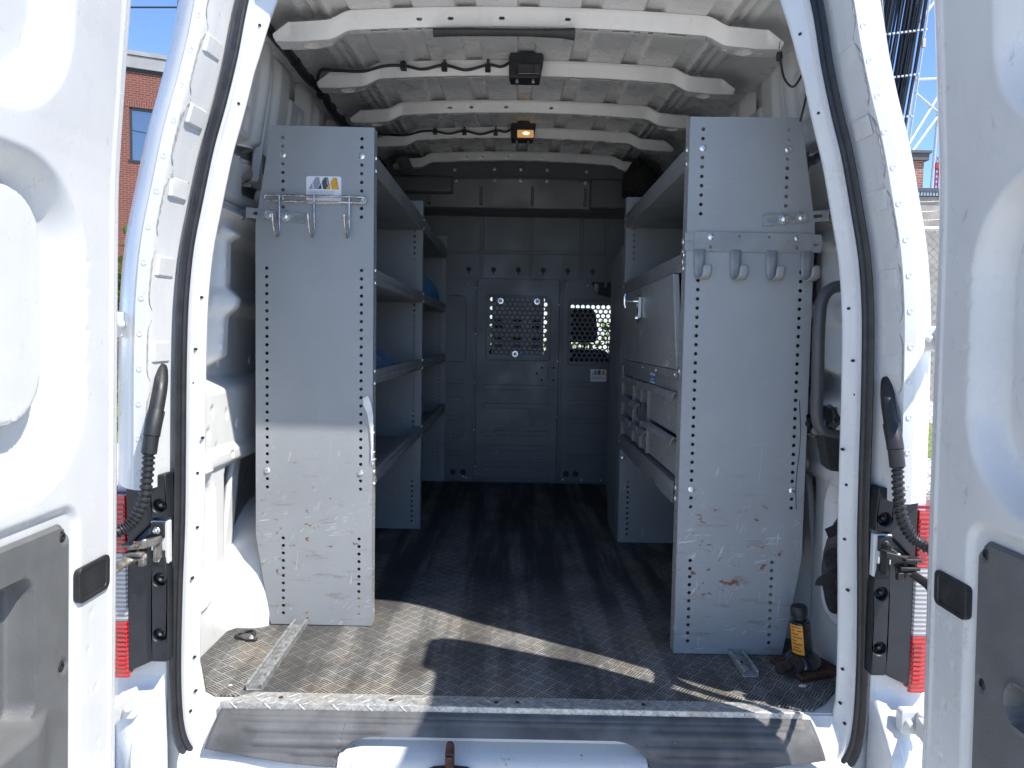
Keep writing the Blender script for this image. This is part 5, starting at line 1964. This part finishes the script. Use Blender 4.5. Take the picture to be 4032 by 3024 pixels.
# black pouch on the right wall, hanging below the grab handle
pc = thing('pouch', 'crumpled black plastic pouch stuffed behind the grab handle', 'pouch', (0.86, 2.0, 0.7))
b = MB()
prng = random.Random(3)
secs = []
for i, t in enumerate(np.linspace(0, 1, 9)):
    cx = 0.812 + 0.075 * t
    r = 0.018 + 0.026 * math.sin(math.pi * (0.15 + 0.7 * t))
    secs.append([(cx + prng.uniform(-.004, .004), 2.08 + r * math.cos(a) + prng.uniform(-.006, .006), 0.728 + 0.018 * t + r * math.sin(a) * 1.05 + prng.uniform(-.006, .006)) for a in np.linspace(0, 2 * math.pi, 13)[:-1]])
b.loft(secs, closed=True)
b.build('pouch_top', simple('black_plastic_film', (0.012, 0.013, 0.016), 0.2, 0, 0.4, 40, 0.8, 60, 0.6), pc, smooth=25)
b = MB()
b.xz([(0.828, 0.705), (0.90, 0.705), (0.90, 0.600), (0.862, 0.604), (0.846, 0.618)], 2.035, 2.085)
b.build('pouch_sleeve', M['cloth'], pc, bevel=0.008)
# strapped cloth roll behind the right pillar
rl = thing('strap_roll', 'dark cloth roll with black webbing straps wedged behind the right pillar', 'strap roll', (0.88, 2.05, 0.35))
b = MB()
secs = []
for i, z in enumerate(np.linspace(0.225, 0.475, 16)):
    t = i / 15
    r = 0.012 + 0.030 * math.sin(math.pi * min(1, 0.10 + 0.9 * t) ** 0.9)
    secs.append([(0.895 + r * math.cos(a) * 1.25 + prng.uniform(-.002, .002), 2.03 + r * math.sin(a) + prng.uniform(-.002, .002), z) for a in np.linspace(0, 2 * math.pi, 15)[:-1]])
b.loft(secs, closed=True)
b.build('cloth_roll', M['bagcloth'], rl, smooth=60)
for pts in ([(0.90, 1.995, 0.478), (0.86, 1.985, 0.455), (0.832, 1.982, 0.442)], [(0.90, 1.985, 0.388), (0.845, 1.983, 0.386), (0.848, 1.98, 0.352)], [(0.90, 1.985, 0.345), (0.86, 1.98, 0.330), (0.826, 1.982, 0.312), (0.822, 1.985, 0.297)], [(0.842, 1.985, 0.325), (0.848, 1.985, 0.27), (0.862, 1.99, 0.235), (0.88, 2.0, 0.228)]):
    q = MB()
    P_ = [Vector(p) for p in smooth_path(pts, 5)]
    for i in range(len(P_)):
        t = (P_[min(i + 1, len(P_) - 1)] - P_[max(i - 1, 0)]).normalized()
        n = t.cross(Vector((0, 1, 0))).normalized() * 0.014
        q.v += [tuple(P_[i] - n), tuple(P_[i] + n)]
        if i:
            q.f.append((2 * i - 2, 2 * i - 1, 2 * i + 1, 2 * i))
            q.mi.append(0)
    so_ = q.build('strap', M['cloth'], rl, smooth=0)
    md = so_.modifiers.new('t', 'SOLIDIFY')
    md.thickness = 0.003
# elastic cord on the right upper wall
ec = MB().use(M['rubber'])
pts = smooth_path([(0.745, 2.25, 1.810), (0.747, 2.24, 1.775), (0.755, 2.23, 1.73), (0.777, 2.22, 1.705), (0.797, 2.21, 1.735), (0.812, 2.20, 1.795), (0.822, 2.19, 1.81), (0.815, 2.19, 1.74), (0.806, 2.19, 1.67), (0.795, 2.2, 1.60)], 8)
ec.tube(pts, 0.0034, 7)
ec.use(M['galv']).tube([(0.745, 2.25, 1.845), (0.743, 2.25, 1.835), (0.742, 2.25, 1.81)], 0.0015, 6)
ec.use(M['black']).lathe([(0.008, -0.012), (0.010, 0), (0.008, 0.012)], (0.744, 2.25, 1.802), 'z', 10)
tag(ec.build('elastic_cord', None, None, smooth=60), 'black braided elastic cord looped from the right roof corner', 'cord')
# black bundle in the upper right corner, beyond the right shelving
bd = MB()
secs = []
for i, t in enumerate(np.linspace(0, 1, 12)):
    c0 = (0.60 + 0.20 * t, 4.45, 1.86 + 0.06 * t + 0.03 * math.sin(t * 5))
    r0 = 0.03 + 0.065 * math.sin(math.pi * min(1, 0.12 + 0.8 * t))
    secs.append([(c0[0] + prng.uniform(-.006, .006), c0[1] + r0 * math.cos(a) + prng.uniform(-.006, .006), c0[2] + r0 * 1.15 * math.sin(a) + prng.uniform(-.008, .008)) for a in np.linspace(0, 2 * math.pi, 13)[:-1]])
bd.loft(secs, closed=True)
bd.add(secs[0], [tuple(range(12))])
bd.add(secs[-1], [tuple(range(11, -1, -1))])
tag(bd.build('cloth_bundle', M['cloth'], None, smooth=50), 'black bundled cloth tucked under the roof in the far right corner', 'bundle')
# crumbs and chips
def chip(x, y, z, r, m, label, cat):
    b = MB()
    n = 7
    top = [(x + r * (1 + 0.3 * prng.uniform(-1, 1)) * math.cos(2 * math.pi * k / n), y + 0.6 * r * (1 + 0.3 * prng.uniform(-1, 1)) * math.sin(2 * math.pi * k / n)) for k in range(n)]
    b.xy(top, z, z + r * 0.35)
    tag(b.build('debris', m, None, smooth=0), label, cat)
chip(0.405, 1.826, -0.066, 0.019, M['label'], 'clear plastic chip lying on the right side of the grey step', 'debris')
chip(0.724, 1.836, -0.062, 0.008, M['rubber'], 'black crumb near the right end of the grey step', 'debris')
chip(0.795, 2.015, 0.0005, 0.010, M['paper'], 'pale crumb on the mat in front of the jack', 'debris')
chip(-0.78, 1.955, 0.0005, 0.006, M['paper'], 'tiny pale crumb on the mat left of the rail end', 'debris')

# ================================================================== OUTSIDE
g = MB()
g.add([(-300, -300, -0.72), (300, -300, -0.72), (300, 600, -0.72), (-300, 600, -0.72)], [(0, 1, 2, 3)])
tag(g.build('ground', M['ground'], smooth=0), kind='structure')
g = MB()
g.add([(-30, 11, -0.716), (9, 11, -0.716), (9, 21, -0.716), (-30, 21, -0.716)], [(0, 1, 2, 3)])
tag(g.build('lawn', M['grass'], smooth=0), kind='structure')


def rot_thing(name, label, cat, loc, ang):
    t = thing(name, label, cat, loc)
    t.rotation_euler = (0, 0, ang)
    return t


class LMB(MB):
    """shapes given in the thing's own axes"""
    def __init__(self, t):
        super().__init__()
        self.o = t.location

    def build(self, *a, **k):
        self.v = [(x + self.o.x, y + self.o.y, z + self.o.z) for x, y, z in self.v]
        return super().build(*a, **k)


bl = rot_thing('brick_building', 'tall red brick building with a grey parapet, seen left of the van', 'building', (-13.4, 26.0, -0.72), R(24))
w = LMB(bl)
w.box((-14, 0, 0), (-0.05, 9, 10.68))
w.box((-0.05, 0, 0), (1.25, 9, 7.60))
w.box((-0.05, 0, 9.40), (1.25, 9, 10.68))
w.box((1.25, 0, 0), (9, 9, 10.68))
w.build('wall', M['brick'], bl, smooth=0)
w = LMB(bl)
w.box((-14.1, -0.12, 10.70), (9.1, 9, 11.10))
w.box((-14.1, -0.16, 11.12), (9.1, 9, 11.26))
w.build('parapet', M['coping'], bl, smooth=0)
w = LMB(bl)
w.box((-14.1, -0.05, 10.60), (9.1, 0.02, 10.705))
w.build('drip_edge', M['black'], bl, smooth=0)
w = LMB(bl)
w.box((-0.35, -0.012, 9.40), (1.55, 0.05, 9.64))
w.build('window_lintel', M['soldier'], bl, smooth=0)
w = LMB(bl)
w.box((-0.05, 0.02, 7.60), (0.03, 0.12, 9.40))
w.box((1.17, 0.02, 7.60), (1.25, 0.12, 9.40))
w.box((-0.05, 0.02, 9.32), (1.25, 0.12, 9.40))
w.box((-0.10, -0.03, 7.52), (1.30, 0.12, 7.60))
wf = w.build('window', M['black'], bl, smooth=0)
w = LMB(bl)
w.box((0.03, 0.08, 7.60), (1.17, 0.10, 9.32))
w.build('pane', M['glass'], wf, smooth=0)

# overhead wire
b = MB()
b.tube([(x, 20.0, 9.66 + 0.02 * x + 0.002 * (x + 9) ** 2) for x in np.linspace(-30, 6, 20)], 0.022, 6)
tag(b.build('overhead_wire', M['cable']), 'thin dark overhead wire crossing the sky above the brick building', 'wire')


def foliage(mb, c, rad, n, size, seed, clumps=14):
    q = np.random.default_rng(seed)
    cl = q.normal(size=(clumps, 3))
    cl /= np.linalg.norm(cl, axis=1)[:, None]
    cl *= q.uniform(0.35, 0.95, (clumps, 1))
    for i in range(n):
        k = q.integers(clumps)
        p = cl[k] + q.normal(size=3) * 0.20
        p = np.array(c) + p * np.array(rad)
        u = Vector(q.normal(size=3)).normalized()
        v = u.orthogonal().normalized()
        v = (Matrix.Rotation(q.uniform(0, 6.28), 3, u) @ v)
        w = u.cross(v)
        s = size * q.uniform(0.6, 1.3)
        P = Vector(p)
        mb.add([P - v * s, P + w * s * 0.45, P + v * s, P - w * s * 0.45], [(0, 1, 2, 3)])


def shrub(c, rad, n, size, seed, label, group=None, name='shrub', cat='shrub', trunk=True):
    t = thing(name, label, cat, (c[0], c[1], -0.72), group)
    b = MB()
    foliage(b, c, rad, n, size, seed)
    b.build('crown', M['leaf'], t, smooth=0, fix=False)
    b = MB()
    q = random.Random(seed)
    b.tube([(c[0], c[1], -0.72), (c[0] + 0.03, c[1], c[2] - rad[2] * 0.4), (c[0], c[1], c[2])], [0.07 * rad[0], 0.05 * rad[0], 0.02], 8)
    for k in range(6):
        a = q.uniform(0, 6.28)
        b.tube([(c[0] + 0.02, c[1], c[2] - rad[2] * 0.5), (c[0] + rad[0] * 0.6 * math.cos(a), c[1] + rad[1] * 0.6 * math.sin(a), c[2] + rad[2] * q.uniform(-0.1, 0.6))], [0.03 * rad[0], 0.008], 6)
    b.build('trunk', M['bark'], t)
    return t
shrub((-6.75, 12.3, 0.75), (0.75, 0.75, 1.55), 5200, 0.075, 11, 'sunlit green shrub against the brick building, left of the van')
for i, (x, y, r, h) in enumerate(((-2.6, 13.5, 1.1, 0.80), (-1.1, 14.2, 1.0, 0.72), (0.5, 13.8, 1.05, 0.78), (2.1, 14.4, 1.1, 0.85))):
    shrub((x, y, h - 0.35), (r, 0.8, h), 1600, 0.11, 30 + i,
          ['yellow-green bush ahead of the van, leftmost through the partition door holes', 'yellow-green bush ahead of the van, behind the middle of the partition door',
           'yellow-green bush ahead of the van, by the right edge of the door window', 'yellow-green bush ahead of the van, behind the right mesh window'][i], 'bushes ahead of the van', 'bush', 'bush')
pb = thing('pale_building', 'pale rendered building ahead of the van, seen through the mesh windows', 'building', (0, 30, -0.72))
b = MB()
b.box((-22, 30, -0.72), (14, 36, 6.0))
b.build('wall', simple('pale_render', (0.72, 0.70, 0.66), 0.8, 0, 0.05, 1), pb, smooth=0)
b = MB()
b.box((-22.2, 29.8, 6.01), (14.2, 36, 6.3))
b.build('roof_edge', M['coping'], pb, smooth=0)

# lattice mast with its bundle of cables
tw = thing('lattice_mast', 'galvanised lattice mast carrying a thick bundle of black cables, right of the van', 'mast', (15.0, 30, -0.72))
def lx(x, z, k):
    return x + (z - 14.5) * k
for x, k, r in ((16.00, 0.095, 0.035), (15.84, 0.10, 0.06), (13.2, 0.13, 0.05)):
    b = MB()
    b.tube([(lx(x, -0.72, k), 30.0, -0.72), (lx(x, 22, k), 30.0, 22)], r, 8)
    b.build('leg', M['tower_steel'], tw)
b = MB()
b.tube([(lx(17.6, -0.72, 0.04), 31.6, -0.72), (lx(17.6, 22, 0.04), 31.6, 22)], 0.06, 8)
b.build('leg', M['tower_steel'], tw)
for (xa, za, ya), (xb, zb, yb) in (((15.60, 11.43, 30), (17.5, 12.05, 31.6)), ((15.62, 10.92, 30), (17.4, 10.70, 31.6)), ((15.45, 8.90, 30), (17.45, 11.4, 31.6)), ((15.42, 8.35, 30), (17.4, 10.45, 31.6)), ((15.55, 13.50, 30), (17.5, 15.8, 31.6)), ((15.2, 6.9, 30), (17.3, 6.7, 31.6))):
    b = MB()
    b.tube([(xa, ya, za), (xb, yb, zb)], 0.055, 8)
    b.build('brace', M['tower_steel'], tw)
q = random.Random(4)
b = MB()
for i in range(46):
    x = 13.55 + 2.28 * i / 45 + q.uniform(-0.03, 0.03)
    yy = 29.8 + q.uniform(-0.14, 0.12)
    b.tube([(lx(x, z, 0.124) + q.uniform(-0.02, 0.02), yy, z) for z in np.linspace(-0.7, 20, 16)], q.uniform(0.032, 0.052), 6)
b.build('cable_bundle', M['cable'], tw, smooth=60)
for zc in (12.9, 11.2, 9.6):
    b = MB()
    for i in range(15):
        x = lx(13.7 + 2.2 * i / 14, zc, 0.124)
        b.box((x - 0.035, 29.56, zc - 0.05 + 0.022 * i), (x + 0.05, 29.66, zc + 0.02 + 0.022 * i))
    b.build('cable_clamp', M['tower_steel'], tw)
b = MB()
b.box((15.70, 29.8, 12.6), (15.84, 29.9, 12.95))
b.build('junction_box', simple('beige_box', (0.5, 0.45, 0.38), 0.5), tw, bevel=0.02)

# low building, chimney, red mast and fence on the right
rbld = thing('concrete_building', 'low beige concrete building with a dark roof edge, right of the van', 'building', (16, 22, -0.72))
b = MB()
b.box((11.0, 22.2, -0.72), (24, 30, 5.34))
b.build('wall', M['concrete'], rbld, smooth=0)
b = MB()
b.box((10.9, 22.05, 5.45), (24.1, 30, 5.56))
b.build('roof_edge', simple('dark_roof_edge', (0.07, 0.075, 0.10), 0.5), rbld, smooth=0)
b = MB()
for i in range(60):
    b.box((11.0 + i * 0.09, 22.10, 5.35), (11.06 + i * 0.09, 22.16, 5.445))
b.build('roof_flashing', M['tower_steel'], rbld, smooth=0)
chm = thing('chimney', 'square orange brick chimney with a dark cap, above the concrete building', 'chimney', (11.6, 22.6, 5.5))
b = MB()
b.box((11.30, 22.4, 5.565), (12.02, 23.1, 6.42))
b.build('shaft', M['brick2'], chm, smooth=0)
b = MB()
b.box((11.2, 22.3, 6.425), (12.12, 23.2, 6.62))
b.box((11.15, 22.25, 6.625), (12.17, 23.25, 6.70))
b.build('cap', simple('dark_chimney_cap', (0.10, 0.095, 0.095), 0.7), chm, smooth=0)
rm = thing('red_mast', 'thin red and white radio mast far beyond the chimney', 'mast', (33.3, 60, -0.72))
b = MB()
for dx, dy in ((-0.12, 0), (0.12, 0), (0, 0.2)):
    b.tube([(33.3 + dx, 60 + dy, -0.72), (33.3 + dx, 60 + dy, 15.4)], 0.05, 6)
for k in range(40):
    z = k * 0.4
    b.tube([(33.18, 60, z), (33.42, 60, z + 0.4)], 0.03, 5)
    b.tube([(33.42, 60, z), (33.3, 60.2, z + 0.4)], 0.03, 5)
b.box((33.15, 59.9, 15.0), (33.5, 60.2, 15.5))
b.build('mast_frame', M['redpaint'], rm)
fc = thing('chain_link_fence', 'chain-link fence topped with barbed wire, right of the van', 'fence', (4.2, 7.0, -0.72))
b = MB()
b.tube([(3.3, 7, 2.045), (6.5, 7, 2.045)], 0.021, 8)
b.build('top_rail', M['tower_steel'], fc)
for x in (3.4, 6.4):
    b = MB()
    b.tube([(x, 7.05, -0.72), (x, 7.05, 2.35)], 0.03, 10)
    b.build('post', M['tower_steel'], fc)
b = MB()
wd, sp2 = 3.0, 0.056
k = -2.8
while k < wd + 0.01:
    for sg in (1, -1):
        # a wire at 45 degrees through the panel, clipped to it
        x0, z0 = 3.4 + k, -0.70
        x1, z1 = x0 + 2.72, 2.02
        if x0 < 3.4:
            z0 += 3.4 - x0
            x0 = 3.4
        if x1 > 6.4:
            z1 -= x1 - 6.4
            x1 = 6.4
        if x1 > x0:
            if sg < 0:
                x0, x1 = 9.8 - x0, 9.8 - x1
            b.tube([(x0, 7 + 0.003 * sg, z0), (x1, 7 + 0.003 * sg, z1)], 0.0026, 4)
    k += sp2 * 1.414
b.build('mesh', M['steel_old'], fc)
b = MB()
for z in (2.13, 2.21, 2.30):
    b.tube([(3.4 + 0.1 * i, 7.02, z + 0.008 * math.sin(i * 1.3)) for i in range(31)], 0.003, 5)
    for i in range(26):
        x = 3.45 + i * 0.115
        b.tube([(x - 0.012, 7.02, z - 0.014), (x + 0.012, 7.03, z + 0.014)], 0.002, 4)
        b.tube([(x + 0.012, 7.02, z - 0.014), (x - 0.012, 7.03, z + 0.014)], 0.002, 4)
b.build('barbed_wire', M['steel_old'], fc)
